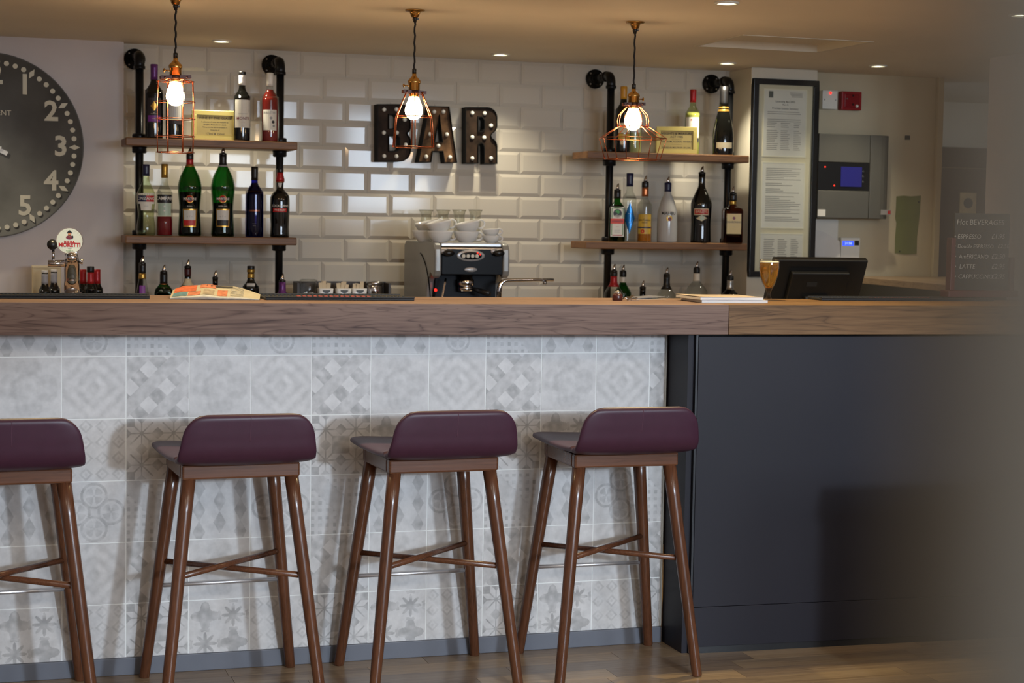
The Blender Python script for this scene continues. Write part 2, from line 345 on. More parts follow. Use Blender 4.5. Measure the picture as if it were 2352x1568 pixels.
# ------------------------------------------------------------------ bar: patterned tile front
N = 96
yy, xx = np.mgrid[0:N, 0:N]; X = (xx+0.5)/N*2-1; Y = (yy+0.5)/N*2-1
def blur(a, k):
    for _ in range(k): a = (a+np.roll(a, 1, 0)+np.roll(a, -1, 0)+np.roll(a, 1, 1)+np.roll(a, -1, 1))/5
    return a
def nz(k):
    a = blur(rng.standard_normal((N, N)), k); return a/(a.std()+1e-9)
def dia(x, y, cx, cy, a, b_): return (np.abs(x-cx)/a+np.abs(y-cy)/b_ < 1)
def pat(k):
    v = np.zeros((N, N)); r = np.hypot(X, Y); th = np.arctan2(Y, X)
    if k == 'A':
        for i, cx in enumerate((-0.66, 0, 0.66)):
            for cy in (-0.75, -0.05, 0.65): v[dia(X, Y, cx, cy+(0.3 if i == 1 else 0), 0.2, 0.36)] = 1
    if k == 'B':
        for cx, cy in ((0, 0.52), (0, -0.52), (0.52, 0), (-0.52, 0)):
            d = np.hypot(X-cx, Y-cy); v[(d < 0.42) & (d > 0.34)] = 1; v[(d < 0.27) & (np.abs(np.sin(2*np.arctan2(Y-cy, X-cx))) > 0.45)] = 0.8
    if k == 'C':
        g = (np.sin(X*26) > 0.1) & (np.sin(Y*26) > 0.1); band = np.abs(np.abs(X+Y)-0.0) < 0.38
        v[g & ~band] = 1; v[band] = 0.45
    if k == 'D':
        o = np.maximum(np.maximum(np.abs(X), np.abs(Y)), (np.abs(X)+np.abs(Y))/1.3); v[o < 0.85] = 0.7; v[(o < 0.55) & (o > 0.42)] = 1; v[(np.abs(np.abs(X)-0.6) < 0.2) & (np.abs(np.abs(Y)-0.62) < 0.2)] = 0.1; v[(np.maximum(np.abs(X), np.abs(Y)) < 0.22) & (np.maximum(np.abs(X), np.abs(Y)) > 0.12)] = 0.3
        v = blur(v, 3)
    if k == 'E':
        d = np.abs(X)+np.abs(Y); v = 0.5+0.5*np.sin(d*13); v[d > 1.25] *= 0.5; v = blur(v, 4)*0.85
    if k == 'F':
        u = (X+Y)*1.75; q = (X-Y)*1.75; ch = (np.floor(u)+np.floor(q)); v[:] = 0.55; v[(np.floor(u) % 2 == 0) & (np.floor(q) % 2 == 0)] = -0.12; v[(np.floor(u) % 2 == 1) & (np.floor(q) % 2 == 0)] = 0.95
    if k == 'G':
        d = np.abs((X*2) % 1-0.5)+np.abs((Y*2) % 1-0.5); v[(d < 0.42) & (d > 0.26)] = 0.9; v[d < 0.12] = 0.6
    if k == 'H':
        v[:] = 0.0
        for cx, cy in ((-0.5, 0.5), (0.5, 0.5), (-0.5, -0.5), (0.5, -0.5)):
            x, y = X-cx, Y-cy; m = (np.abs(x) < 0.5) & (np.abs(y) < 0.5)
            lines = (np.abs(x) < 0.025) | (np.abs(y) < 0.025) | (np.abs(x-y) < 0.03) | (np.abs(x+y) < 0.03); v[m & lines & (np.hypot(x, y) < 0.5)] = 1
        for cx, cy in ((0, 0.5), (0, -0.5), (0.5, 0), (-0.5, 0), (1, 0.5), (-1, 0.5), (1, -0.5), (-1, -0.5), (0.5, 1), (-0.5, 1), (0.5, -1), (-0.5, -1)): v[dia(X, Y, cx, cy, 0.19, 0.19)] = 1.05
        for cx, cy in ((0, 0), (1, 1), (-1, 1), (1, -1), (-1, -1)): v[(np.abs(X-cx) < 0.3) & (np.abs(Y-cy) < 0.3)] = 0.95
    if k == 'I':
        for cx, cy, ph in ((-0.45, 0.45, 0), (0.45, -0.45, 0)):
            d = np.hypot(X-cx, Y-cy); t = np.arctan2(Y-cy, X-cx); v[d < 0.36+0.1*np.cos(4*t)] = 0.9
        for cx, cy in ((0.45, 0.45), (-0.45, -0.45)):
            d = np.hypot(X-cx, Y-cy); t = np.arctan2(Y-cy, X-cx); v[d < 0.26+0.12*np.cos(8*t)] = 0.95; v[(d > 0.4) & (d < 0.5) & (np.cos(4*t) > 0.3)] = 0.7
    return v
ORDER = 'ABCDEFGHI'; atlas = np.zeros((3*N, 3*N, 4), np.float32); atlas[..., 3] = 1
for i, k in enumerate(ORDER):
    wear = np.clip(0.74+0.24*nz(22), 0.2, 1.05); v = pat(k)*wear*(0.55 if k in 'DEG' else 0.72 if k in 'ABC' else 1.0)
    g = 0.60-0.23*v+0.020*nz(30)+0.008*nz(3)+0.006*nz(1)
    edge = np.maximum(np.abs(X), np.abs(Y)); g += 0.02*(edge > 0.93)
    ro, co = i//3, i % 3
    for ch, t in enumerate((1.0, 0.985, 0.975)): atlas[ro*N:(ro+1)*N, co*N:(co+1)*N, ch] = np.clip(g*t, 0, 1)
img = bpy.data.images.new('patterned_tile_print', 3*N, 3*N, float_buffer=True); img.colorspace_settings.name = 'Non-Color'
img.pixels.foreach_set(atlas.ravel()); img.update(); img.pack()
TILEM = mat('patterned_tile', (200, 200, 200), 0.45, spec=0.35); nt = TILEM.node_tree
ti = nt.nodes.new('ShaderNodeTexImage'); ti.image = img; uvn = nt.nodes.new('ShaderNodeUVMap'); nt.links.new(uvn.outputs[0], ti.inputs[0]); nt.links.new(ti.outputs[0], nt.nodes['Principled BSDF'].inputs['Base Color'])
def ptile(k, fx0, fx1, fz0, fz1, T=0.186):
    """patterned tile, or the cut piece of one given by fractions of its width and height"""
    g = 0.0014; a, c = fx0*T+g, fx1*T-g; d, e = fz0*T+g, fz1*T-g; t = 0.0007; bv = 0.0006
    vs = [(a, t, d), (c, t, d), (c, t, e), (a, t, e), (a, bv, d), (c, bv, d), (c, bv, e), (a, bv, e), (a+bv, 0, d+bv), (c-bv, 0, d+bv), (c-bv, 0, e-bv), (a+bv, 0, e-bv)]
    fs = [(i, (i+1) % 4, 4+(i+1) % 4, 4+i) for i in range(4)]+[(4+i, 4+(i+1) % 4, 8+(i+1) % 4, 8+i) for i in range(4)]+[(8, 9, 10, 11)]
    me = bpy.data.meshes.new('tile'); me.from_pydata(vs, [], fs); me.materials.append(TILEM)
    uv = me.uv_layers.new(name='UVMap'); i = ORDER.index(k); ro, co = i//3, i % 3
    for l in me.loops:
        p = vs[l.vertex_index]; uv.data[l.index].uv = ((co+0.01+0.98*p[0]/T)/3, (ro+0.01+0.98*p[2]/T)/3)
    return me
TOPZ, TOPT = 1.1245, 0.0945; UND = TOPZ-TOPT; TY = 5.262; TXE = 2.196
bar = thing('tiled_bar_counter', 'bar front clad in pale grey patterned tiles behind the row of stools', 'bar', (0.9, TY, 0))
def BL(x, y, z): return (x-0.9, y-TY, z)
MB().b2(BL(-2.1, TY+0.0095, 0.0), BL(TXE, TY+0.09, UND-0.0004)).build('bar_carcass', GROUT, bar)
MB().b2(BL(-2.1, TY+0.0008, 0.03), BL(TXE-0.004, TY+0.0094, UND-0.0006)).build('grout_bed', mat('pale_grout', (236, 238, 236), 0.8), bar)
cache = {}
rowk = ('ABC', 'DEF', 'IGH', 'ABC', 'DEF', 'IGH')
for r in range(-1, 5):
    zt = CAM_H-0.4104-0.186*r; zb_ = zt-0.186 if r >= 0 else zt
    for k in range(-12, 12):
        xa = 0.2786+0.186*k
        if xa > TXE-0.01: continue
        fx1 = min(1.0, (TXE-0.004-xa)/0.186)
        if r == -1: z0 = zt-0.186; fz = (0.0, (UND-z0)/0.186-0.004)
        elif r == 4: z0 = zt-0.186; fz = ((0.034-z0)/0.186, 1.0)
        else: z0 = zt-0.186; fz = (0.0, 1.0)
        kk = rowk[r+1][(k+1) % 3]; key = (kk, fx1, fz)
        if key not in cache: cache[key] = ptile(kk, 0, fx1, *fz)
        put('tile', cache[key], bar, BL(xa, TY, z0))
MB().b2(BL(-2.1, TY-0.012, 0.0), BL(TXE-0.0005, TY+0.009, 0.052)).build('skirting_board', SKIRT, bar, 0.002)
MB().b2(BL(TXE-0.0035, TY-0.003, 0.0525), BL(TXE+0.001, TY+0.009, UND)).build('edge_trim', mat('trim_white', (205, 208, 205), 0.3), bar)

# charcoal panelled end of the bar
def yf(x): return 5.135-0.044*(x-0.3)          # front line of the worktop
PX0, PX1 = 2.2, 4.4
ep = thing('charcoal_bar_end', 'charcoal panelled end of the bar to the right of the patterned tiles', 'bar', (PX0, TY, 0))
pang = math.atan(-0.044)
def pl(x, y, z): return (x-PX0, y-TY, z)
yl, yr = yf(2.24)+0.028, yf(PX1)+0.028
fp = MB(); 
def slab(x0, x1, dy0, dy1, z0, z1):
    b = MB(); f = lambda x, d: yf(x)+0.028+d
    vs = [pl(x, f(x, d), z) for x in (x0, x1) for d in (dy0, dy1) for z in (z0, z1)]
    return b.add(vs, [(0, 1, 3, 2), (4, 6, 7, 5), (0, 4, 5, 1), (2, 3, 7, 6), (0, 2, 6, 4), (1, 5, 7, 3)])
slab(2.2295, PX1, 0, 0.018, 0.152, UND-0.008).build('front_panel', PANEL, ep, 0.001)
slab(2.2295, PX1, 0.0, 0.018, 0.022, 0.1505).build('plinth_board', PANEL, ep, 0.001)
slab(2.236, PX1, 0.006, 0.018, 0.0, 0.021).build('kick_strip', mat('kick_black', (20, 21, 24), 0.4), ep)
MB().add([pl(x, y, z) for x, y in ((2.202, TY), (2.222, TY), (2.222, yf(2.222)+0.047), (2.202, yf(2.222)+0.047)) for z in (0.0, UND)], [(0, 1, 3, 2), (2, 3, 5, 4), (4, 5, 7, 6), (6, 7, 1, 0), (1, 7, 5, 3), (0, 2, 4, 6)]).build('side_panel', PANEL, ep)
slab(2.2222, 2.2290, 0.003, 0.03, 0.0, UND-0.004).build('corner_trim', mat('corner_dark', (20, 21, 26), 0.35), ep)
MB().b2(pl(2.26, 5.2, 0.0), pl(PX1, 5.4, UND-0.01)).build('panel_carcass', BLACK, ep)

# continuous worktop in two lengths
ct = thing('bar_counter_top', 'long thick wood-effect worktop running along the whole bar', 'counter', (0, 5.1, UND))
def top(x0, x1, m):
    b = MB(); vs = []
    for x in (x0, x1):
        for y in (yf(x), yf(x)+0.50-0.02*(x-0.3)):
            for z in (0.0, TOPT): vs.append((x, y-5.1, z))
    return b.add(vs, [(0, 1, 3, 2), (4, 6, 7, 5), (0, 4, 5, 1), (2, 3, 7, 6), (0, 2, 6, 4), (1, 5, 7, 3)]).build('worktop_board', m, ct, 0.0015)
JX = at(1674, 730, yf(2.3)).x
top(-2.1, JX-0.0006, TOPWOOD); top(JX+0.0006, 4.6, TOPWOOD2)

# back counter and return counter
bc = thing('back_counter', 'low back-bar counter under the pipe shelves, mostly hidden by the bar', 'counter', (1.2, 7.2, 0))
BCZ = 0.944
MB().b2((-2.2, -0.38, BCZ-0.035), (2.2, 0.21, BCZ)).build('worktop', SIDEWOOD, bc, 0.002)
for i in range(6): MB().b2((-2.2+i*0.733+0.002, -0.34, 0.1), (-2.2+i*0.733+0.731, 0.2, BCZ-0.0355)).build('cabinet', PANEL, bc)
MB().b2((-2.2, -0.30, 0), (2.2, 0.2, 0.0995)).build('plinth', BLACK, bc)
rc = thing('return_counter', 'wood-effect side worktop running back to the alcove wall behind the till screen', 'counter', (4.1, 6.8, 0))
MB().prism([(-0.28, -0.6), (-0.005, -0.6), (-0.005, -0.395), (0.8, -0.395), (0.8, 0.525), (-0.14, 0.525)], 1.122, 1.15, lambda x, y, z: (x, y, z)).build('worktop', SIDEWOOD, rc, 0.0015)
MB().prism([(-0.25, -0.6), (-0.01, -0.6), (-0.01, -0.39), (0.78, -0.39), (0.78, 0.52), (-0.11, 0.52)], 0.0, 1.1215, lambda x, y, z: (x, y, z)).build('cabinet', BLACK, rc)

# corridor door
dz = at(2210, 340, 8.7).z; dl = at(2210, 386, 8.69).z; dx0 = at(2100, 400, 8.69).x; dx1 = at(2300, 400, 8.69).x
DOORM = mat('dark_door_paint', (66, 52, 50), 0.5, noise=0.05)
dr = struct('door_1', MB().b2((dx0+0.05, 8.655, 0.02), (dx1-0.05, 8.695, dl-0.004)), DOORM, 0.002)
MB().b2((dx0, 8.64, dl), (dx1, 8.6995, dz)).build('door_head', mat('dark_head', (58, 48, 46), 0.6), dr)
MB().b2((dx0+0.05, 8.645, dl-0.0035), (dx1-0.05, 8.655, dl-0.0002)).build('door_strip', mat('head_line', (150, 130, 105), 0.5), dr)

# low dark sideboard standing out of frame on the right; it shades the charcoal panel
sb = thing('sideboard', 'low dark sideboard just past the right edge, shading the charcoal end panel', 'sideboard', (3.30, 3.775, 0))
DW = mat('dark_sideboard_wood', (48, 38, 32), 0.5, noise=0.1)
MB().b2((-0.60, -0.175, 0.06), (0.60, 0.165, 0.70)).build('body', DW, sb, 0.003); MB().b2((-0.61, -0.185, 0.7005), (0.61, 0.175, 0.725)).build('top_board', DW, sb, 0.003)
for sx in (-1, 1):
    d = MB().b2((min(sx*0.005, sx*0.59), -0.19, 0.08), (max(sx*0.005, sx*0.59), -0.1755, 0.69)).build('door', DW, sb, 0.002)
    MB().b2((sx*0.05-0.006, -0.205, 0.36), (sx*0.05+0.006, -0.1905, 0.46)).build('handle', STEEL, d)
    for y in (-0.13, 0.12): MB().b2((sx*0.54-0.02, y-0.02, 0), (sx*0.54+0.02, y+0.02, 0.0595)).build('leg', DW, sb)

# ------------------------------------------------------------------ bar stools
def cr_resample(P, n):
    P = [Vector((p[0], p[1])) for p in P]; Q = [2*P[0]-P[1]]+P+[2*P[-1]-P[-2]]; out = []
    for i in range(n):
        t = i/(n-1)*(len(P)-1); k = min(int(t), len(P)-2); f = t-k; a, b_, c, d = Q[k:k+4]
        out.append(0.5*((2*b_)+(c-a)*f+(2*a-5*b_+4*c-d)*f*f+(3*b_-a-3*c+d)*f**3))
    return out
SEATP = [(0.172, 0.697), (0.12, 0.699), (0.02, 0.695), (-0.09, 0.692), (-0.165, 0.694), (-0.212, 0.704), (-0.238, 0.728), (-0.250, 0.768), (-0.258, 0.805), (-0.264, 0.836)]
def seat_shell():
    prof = cr_resample(SEATP, 60)
    wid = [0.208, 0.214, 0.212, 0.205, 0.198, 0.196, 0.193, 0.186, 0.177, 0.169]
    S = [0]
    for i in range(1, 60): S.append(S[-1]+(prof[i]-prof[i-1]).length)
    vs = []; fs = []; m = 36; T = 0.0125; rc = 0.055
    for i, p in enumerate(prof):
        t = i/59*9; k = min(int(t), 8); wd = wid[k]*(1-t+k)+wid[k+1]*(t-k)
        d = min(S[i], S[-1]-S[i]); e = 1.0
        if d < rc: wd -= rc*(1-math.sqrt(max(0, 1-(1-d/rc)**2)))*0.9
        if d < 0.014: e = max(0.06, math.sqrt(max(0, 1-(1-d/0.014)**2)))
        tg = (prof[min(i+1, 59)]-prof[max(i-1, 0)]).normalized(); nn = Vector((-tg.y, tg.x))
        for j in range(m):
            a = 2*math.pi*j/m; ca, sa = math.cos(a), math.sin(a)
            u = wd*math.copysign(abs(ca)**0.34, ca); q = T*e*math.copysign(abs(sa)**0.62, sa)
            dish = 0.010*(u/wd)**2*(1 if i < 30 else 0.4)
            vs.append((u, p.x+nn.x*q, p.y+nn.y*q+(dish if i < 34 else 0)))
    for i in range(59):
        for j in range(m): fs.append((i*m+j, i*m+(j+1) % m, (i+1)*m+(j+1) % m, (i+1)*m+j))
    fs.append(tuple(range(m-1, -1, -1))); fs.append(tuple(59*m+j for j in range(m)))
    b = MB(); b.add(vs, fs, True); return b
FX, FY = 0.222, 0.2025; AX, AY = 0.143, 0.124
def legpt(sx, sy, z):
    f = z/0.672; return Vector((sx*(FX+(AX-FX)*f), sy*(FY+(AY-FY)*f), z))
def make_stool():
    t = thing('bar_stool', '-', 'stool', group='plum leather bar stools along the bar')
    seat_shell().build('seat_shell', LEATHER, t)
    pf = cr_resample(SEATP, 60); sm = []
    for i in range(45, 59):
        tg = (pf[i+1]-pf[i-1]).normalized(); o_ = pf[i]+Vector((-tg.y, tg.x))*0.0126; sm.append((0, o_.x, o_.y))
    MB().tube(sm, 0.0007, 6).build('seam', mat('seam_thread', (92, 60, 76), 0.5), t)
    b = MB(); w_, d_ = AX+0.0245, AY+0.0245
    b.b2((-w_, -d_, 0.641), (w_, -d_+0.030, 0.6835)); b.b2((-w_, d_-0.030, 0.641), (w_, d_, 0.6835)); b.b2((-w_, -d_+0.0305, 0.641), (-w_+0.030, d_-0.0305, 0.6835)); b.b2((w_-0.030, -d_+0.0305, 0.641), (w_, d_-0.0305, 0.6835))
    b.build('apron', STOOLWOODX, t, 0.006)
    for sx in (-1, 1):
        for sy in (-1, 1):
            MB().tube([legpt(sx, sy, z) for z in (0.0, 0.004, 0.3, 0.55, 0.660)], [0.0145, 0.0158, 0.0182, 0.0200, 0.0205], 16).build('leg', STOOLWOOD, t)
    for sx, z0, z1 in ((-1, 0.372, 0.372), (1, 0.358, 0.358)):
        MB().tube([legpt(sx, -1, z0), legpt(-sx, 1, z1)], 0.0088, 10).build('stretcher', STOOLWOODX, t)
    MB().tube([legpt(-1, 1, 0.282), legpt(1, 1, 0.282)], 0.0062, 10).build('footrest', SATIN, t)['label'] = 'thin chrome footrest rail'
    return t
SL = ['plum leather bar stool at the left edge of the picture, cut off by it',
      'plum leather bar stool under the newspaper, second from the left',
      'plum leather bar stool in front of the coffee machine, third from the left',
      'plum leather bar stool beside the charcoal end panel, rightmost of the row']
st = make_stool()
for i, (x, y, rz) in enumerate(((0.114, 5.016, 2.0), (0.744, 5.020, 2.4), (1.336, 5.022, 2.4), (1.916, 5.026, -0.3))):
    o = st if i == 0 else copy_tree(st)
    o.location = (x, y, 0); o.rotation_euler[2] = R(rz); o['label'] = SL[i]

# ------------------------------------------------------------------ downlights
DLL = ['recessed downlight over the left pipe shelf', 'recessed downlight above the BAR letters', 'recessed downlight above the right pipe shelf', 'recessed downlight in front of the alcove with the alarms',
       'recessed downlight at the top edge, over the magazines', 'recessed downlight at the top right corner, beside the grey column']
LENS = mat('lamp_lens', (255, 246, 214), 0.3, emit=(255, 247, 214), es=14)
dl0 = None
for (x, y), lb in zip(DL[:6], DLL):
    if dl0 is None:
        dl0 = thing('downlight', '-', 'ceiling light', group='recessed ceiling downlights')
        MB().lathe([(0.0405, 0.0), (0.041, -0.003), (0.038, -0.006), (0.031, -0.006), (0.0285, -0.001), (0.0285, 0.0)], 24).build('trim_ring', WHITEP, dl0)
        MB().lathe([(0.028, -0.0012), (0.028, -0.0005)], 20, smooth=False).build('lens', LENS, dl0)
        o = dl0
    else: o = copy_tree(dl0)
    o.location = (x, y, CEIL); o['label'] = lb

# ------------------------------------------------------------------ pendants
BULB = mat('glowing_bulb', (255, 220, 160), 0.2, emit=(255, 214, 160), es=64)
BULBN = mat('bulb_neck', (255, 214, 160), 0.2, emit=(255, 190, 120), es=2.5)
CORD = mat('black_cloth_cord', (22, 18, 18), 0.8)
PY = 5.85
def pendant(px, top_, cord1, sock0, sock1, bary, bulbc, kind, label):
    p0 = at(px, (bary), PY); s = mpp(p0); x, z = p0.x, p0.z
    t = thing('pendant_lamp', label, 'pendant lamp', (x, PY, CEIL), group='copper cage pendant lamps over the bar')
    Z = lambda y: at(px, y, PY).z-CEIL
    MB().lathe([(0.034, 0), (0.034, -0.003), (0.030, -0.006), (0.019, -0.007), (0.018, -0.010), (0.0125, -0.024), (0.006, -0.026)], 24).build('ceiling_rose', BRASS, t)
    zc = Z(cord1); g = MB().lathe([(0.0085, -0.024), (0.0085, -0.034), (0.006, -0.036), (0.006, -0.042)], 12); g.box((0.009, 0, -0.03), (0.008, 0.005, 0.006)); g.build('cord_grip', BLACK, t)
    MB().tube([(0.0018*math.sin(i*1.9), 0.0015*math.cos(i*1.7), -0.036+(zc+0.036)*i/14) for i in range(15)], 0.0034, 8).build('cord', CORD, t)
    a, c = Z(sock0), Z(sock1); h = a-c
    lh = MB().lathe([(0.007, a+0.012), (0.0075, a+0.002), (0.009, a), (0.017, a-0.16*h), (0.0215, a-0.26*h), (0.0225, a-0.36*h), (0.0215, a-0.46*h), (0.0195, a-0.5*h), (0.0195, c), (0.0165, c-0.004), (0.0165, c-0.022)], 22).build('lamp_holder', BRASS, t)
    MB().lathe([(0.0075, zc-0.001), (0.0075, zc+0.014), (0.005, zc+0.016)], 12).build('cord_sleeve', BLACK, t)
    sx = 1 if kind == 3 else -1; zk = a-0.62*h
    kb = MB().tube([(0, -0.012*0, zk), (sx*0.036, 0, zk)], 0.0022, 6); kb.tube([(sx*0.034, 0, zk), (sx*0.0355, 0, zk), (sx*0.0375, 0, zk), (sx*0.040, 0, zk)], [0.004, 0.007, 0.007, 0.003], 10); kb.build('switch_knob', BRASS, t)
    zb = c-0.002
    tl = 0.05 if kind == 1 else (-0.04 if kind == 2 else 0.03)
    cb = MB(); wb = 0.05 if kind == 1 else 0.040
    M = Matrix.Rotation(-tl, 3, 'Y'); cb.box((0, -0.013, zb), (2*wb, 0.006, 0.011), M); cb.box((0, 0.013, zb), (2*wb, 0.006, 0.011), M)
    for e in (-1, 1): cb.tube([(e*wb*0.72, -0.018, zb+e*wb*0.72*math.tan(tl)), (e*wb*0.72, 0.018, zb+e*wb*0.72*math.tan(tl))], 0.0032, 8)
    cb.lathe([(0.0202, zb-0.006), (0.0202, zb+0.006)], 20); cb.build('clamp_bar', mat('dark_copper', (58, 32, 28), 0.4, metal=0.5), t)
    w0 = 0.0016
    cg = MB()
    def ring(y, rpx, n=28, rad=w0, ph=0.0):
        zz = Z(y); rr = rpx*s
        cg.tube([(rr*math.cos(2*math.pi*i/n+ph), rr*math.sin(2*math.pi*i/n+ph), zz) for i in range(n)], rad, 6, closed=True); return zz, rr
    if kind == 1:
        zs = [ring(y, r) for y, r in ((187, 42.5), (234, 44.5), (273, 44.5), (313, 44.5), (350, 43))]
        for k in range(8):
            a_ = 2*math.pi*k/8+0.30; cg.tube([(r*math.cos(a_), r*math.sin(a_), zz) for zz, r in zs], w0, 6)
        for k in range(4):
            a_ = math.pi/2*k+0.6; cg.tube([(0.02*math.cos(a_), 0.02*math.sin(a_), zb-0.004), (zs[0][1]*math.cos(a_), zs[0][1]*math.sin(a_), zs[0][0])], w0, 6)
    if kind == 2:
        a1, a2 = ring(268, 46, 6, ph=0.35), ring(338, 52.5, 6, ph=0.35)
        for k in range(6):
            a_ = 2*math.pi*k/6+0.35; cg.tube([(r*math.cos(a_), r*math.sin(a_), zz) for zz, r in ((zb, 0.03), a1[::1], a2[::1])], w0+0.0004, 6)
    if kind == 3:
        a1 = ring(291, 36, 8, ph=0.2); a2 = ring(318, 79, 8, ph=0.2); a3 = ring(366, 65, 8, ph=0.2)
        for k in range(8):
            a_ = 2*math.pi*k/8+0.2; d = Vector((math.cos(a_), math.sin(a_), 0)); q = Z(262)
            cg.tube([d*0.018+Vector((0, 0, zb)), d*0.033+Vector((0, 0, Z(250))), d*(34.5*s)+Vector((0, 0, Z(264))), d*(37.5*s)+Vector((0, 0, Z(278))), d*a1[1]+Vector((0, 0, a1[0]))], w0, 6)
            cg.tube([d*a1[1]+Vector((0, 0, a1[0])), d*a2[1]+Vector((0, 0, a2[0])), d*a3[1]+Vector((0, 0, a3[0]))], w0, 6)
    cg.build('cage', COPPER, t)
    zc2 = Z(bulbc); r = 0.0305
    BP = [(0.001, zc2-r), (0.012, zc2-r*0.93), (0.022, zc2-r*0.70), (0.0285, zc2-r*0.33), (r, zc2), (0.0295, zc2+r*0.3), (0.026, zc2+r*0.72), (0.020, zc2+r*1.25), (0.016, zc2+r*1.62)]
    bl = MB().lathe(BP, 20).build('bulb', BULB, t); bl['label'] = 'glowing warm filament bulb'
    zn = max(zc2+r*1.63, min(c-0.0225, zc2+r*2.4))
    MB().lathe([(0.016, zc2+r*1.63), (0.0145, zn), (0.013, c-0.020)], 18).build('bulb_collar', BULBN, t)
pendant(403, 0, 132, 140, 176, 175, 222, 1, 'copper pendant lamp with a tall round cylinder cage, leftmost of the three')
pendant(951, 20, 168, 176, 210, 212, 255, 2, 'copper pendant lamp with a six-wire lantern cage, in front of the BAR letters')
pendant(1455, 46, 203, 210, 238, 238, 280, 3, 'copper pendant lamp with a wide flared cage, before the right pipe shelf')

# ------------------------------------------------------------------ BAR letters
RIM = mat('letter_rim_iron', (12, 11, 10), 0.6, spec=0.15)
FACE = mat('letter_face_rust', (46, 34, 25), 0.6, spec=0.12, noise=0.7, nscale=16)
FACE2 = mat('letter_face_rust_pale', (92, 68, 47), 0.6, spec=0.12, noise=0.85, nscale=15)
BULBW = mat('opal_bulb', (236, 236, 228), 0.25)
def arc(cx, cy, rx, ry, a0, a1, n=8): return [(cx+rx*math.cos(R(a0+(a1-a0)*i/n)), cy+ry*math.sin(R(a0+(a1-a0)*i/n))) for i in range(n+1)]
LET = {
 'B': ([(866, 239)]+arc(920, 263, 24, 24, -90, 20, 7)+arc(930, 291, 14, 16, 0, 70, 3)+[(936, 305)]+arc(927, 324, 17, 17, -50, 0, 3)+arc(918, 345, 26, 26, 0, 90, 7)+[(866, 371)],
       [[(894, 263), (907, 263), (911, 268), (911, 291), (907, 295), (894, 295)], [(894, 311), (912, 311), (917, 317), (917, 340), (912, 346), (894, 346)]],
       [(882.6, 251.6), (911, 251), (930, 274.6), (882, 304.6), (912, 304.6), (932, 332.6), (882.6, 358.3), (911, 358.8)]),
 'A': ([(985, 243.5), (1032, 244.5), (1050, 374), (1020.4, 374), (1016.5, 348), (994.3, 348), (990.4, 373), (960, 372.6)],
       [[(1009.5, 264), (1016, 325.6), (999.5, 325.6)]],
       [(997.7, 256.3), (1019, 256.3), (988.3, 308), (1027, 308.6), (1007.4, 334.7), (979.4, 359.6), (1034, 360.9)]),
 'R': ([(1068.8, 246)]+arc(1118, 270, 24, 24, -90, 0, 6)+arc(1118, 288, 24, 22, 0, 55, 4)+[(1128, 311)]+arc(1118, 336, 24, 22, -60, 0, 4)+[(1142, 376.6), (1111.4, 376.3), (1111.4, 341)]+arc(1105, 337, 6, 8, 0, -180, 5)+[(1099, 375.5), (1068.8, 375.3)],
       [[(1099, 269), (1107, 269), (1112, 276), (1112, 296), (1108, 301), (1099, 301)]],
       [(1085.3, 259.4), (1113.8, 260.2), (1128.5, 288.5), (1085.3, 315), (1112.8, 315.9), (1085.3, 363.5), (1128.5, 363.5)])}
LY = 7.425
for ch, (outer, holes, bulbs) in LET.items():
    o0 = at(outer[0][0], 371, LY); loc = Vector((o0.x, WB-0.0045, o0.z))
    t = thing('marquee_letter', 'rusty black marquee letter %s with small white bulbs on the tiled wall' % ch, 'letter', loc, group='marquee letters spelling BAR')
    def curve(polys, ext, fill, dy):
        cu = bpy.data.curves.new('c', 'CURVE'); cu.dimensions = '2D'; cu.fill_mode = fill; cu.extrude = ext
        for p in polys:
            sp = cu.splines.new('POLY'); sp.points.add(len(p)-1); sp.use_cyclic_u = True
            for q, (x, y) in zip(sp.points, p): v = at(x, y, LY); q.co = (v.x-loc.x, v.z-loc.z, 0, 1)
        o = bpy.data.objects.new('c', cu); me = o.to_mesh()
        b = MB(); b.add([(v.co.x, dy-v.co.z, v.co.y) for v in me.vertices], [tuple(p.vertices) for p in me.polygons]); o.to_mesh_clear(); bpy.data.objects.remove(o); return b
    hs = holes
    fc = curve([outer]+holes, 0.004, 'BOTH', LY-loc.y+0.012)
    fc.build('face', FACE2 if ch == 'A' else FACE, t)
    rm = MB()
    for p in [outer]+holes:
        cx = sum(q[0] for q in p)/len(p); cy = sum(q[1] for q in p)/len(p); pts = [at(x, y, LY)-Vector((loc.x, 0, loc.z)) for x, y in p]
        n = len(pts); ar = sum(pts[i].x*pts[(i+1) % n].z-pts[(i+1) % n].x*pts[i].z for i in range(n)); sg = 1 if ar > 0 else -1
        if p is not outer: sg = -sg
        inn = []
        for i in range(n):
            d1 = (pts[i]-pts[i-1]); d2 = (pts[(i+1) % n]-pts[i]); d1.y = d2.y = 0; d1.normalize(); d2.normalize()
            n1 = Vector((-d1.z, 0, d1.x)); n2 = Vector((-d2.z, 0, d2.x)); k = (n1+n2); k = k/max(0.5, k.dot(n1)) if k.length > 0.1 else n1
            inn.append(pts[i]+k*0.0035*sg)
        yb, yf_ = -0.0005, LY-loc.y-0.004
        vs = [(q.x, yb, q.z) for q in pts]+[(q.x, yf_, q.z) for q in pts]+[(q.x, yf_, q.z) for q in inn]+[(q.x, yb, q.z) for q in inn]
        fs = []
        for i in range(n):
            j = (i+1) % n
            for k in range(3): fs.append((k*n+i, k*n+j, (k+1)*n+j, (k+1)*n+i))
            fs.append((3*n+i, 3*n+j, j, i))
        rm.add(vs, fs)
    rm.build('rim', RIM, t)
    for x, y in bulbs:
        v = at(x, y, LY); MB().sphere((v.x-loc.x, LY-loc.y+0.003, v.z-loc.z), 0.0093, 12, 8).build('bulb', BULBW, t)

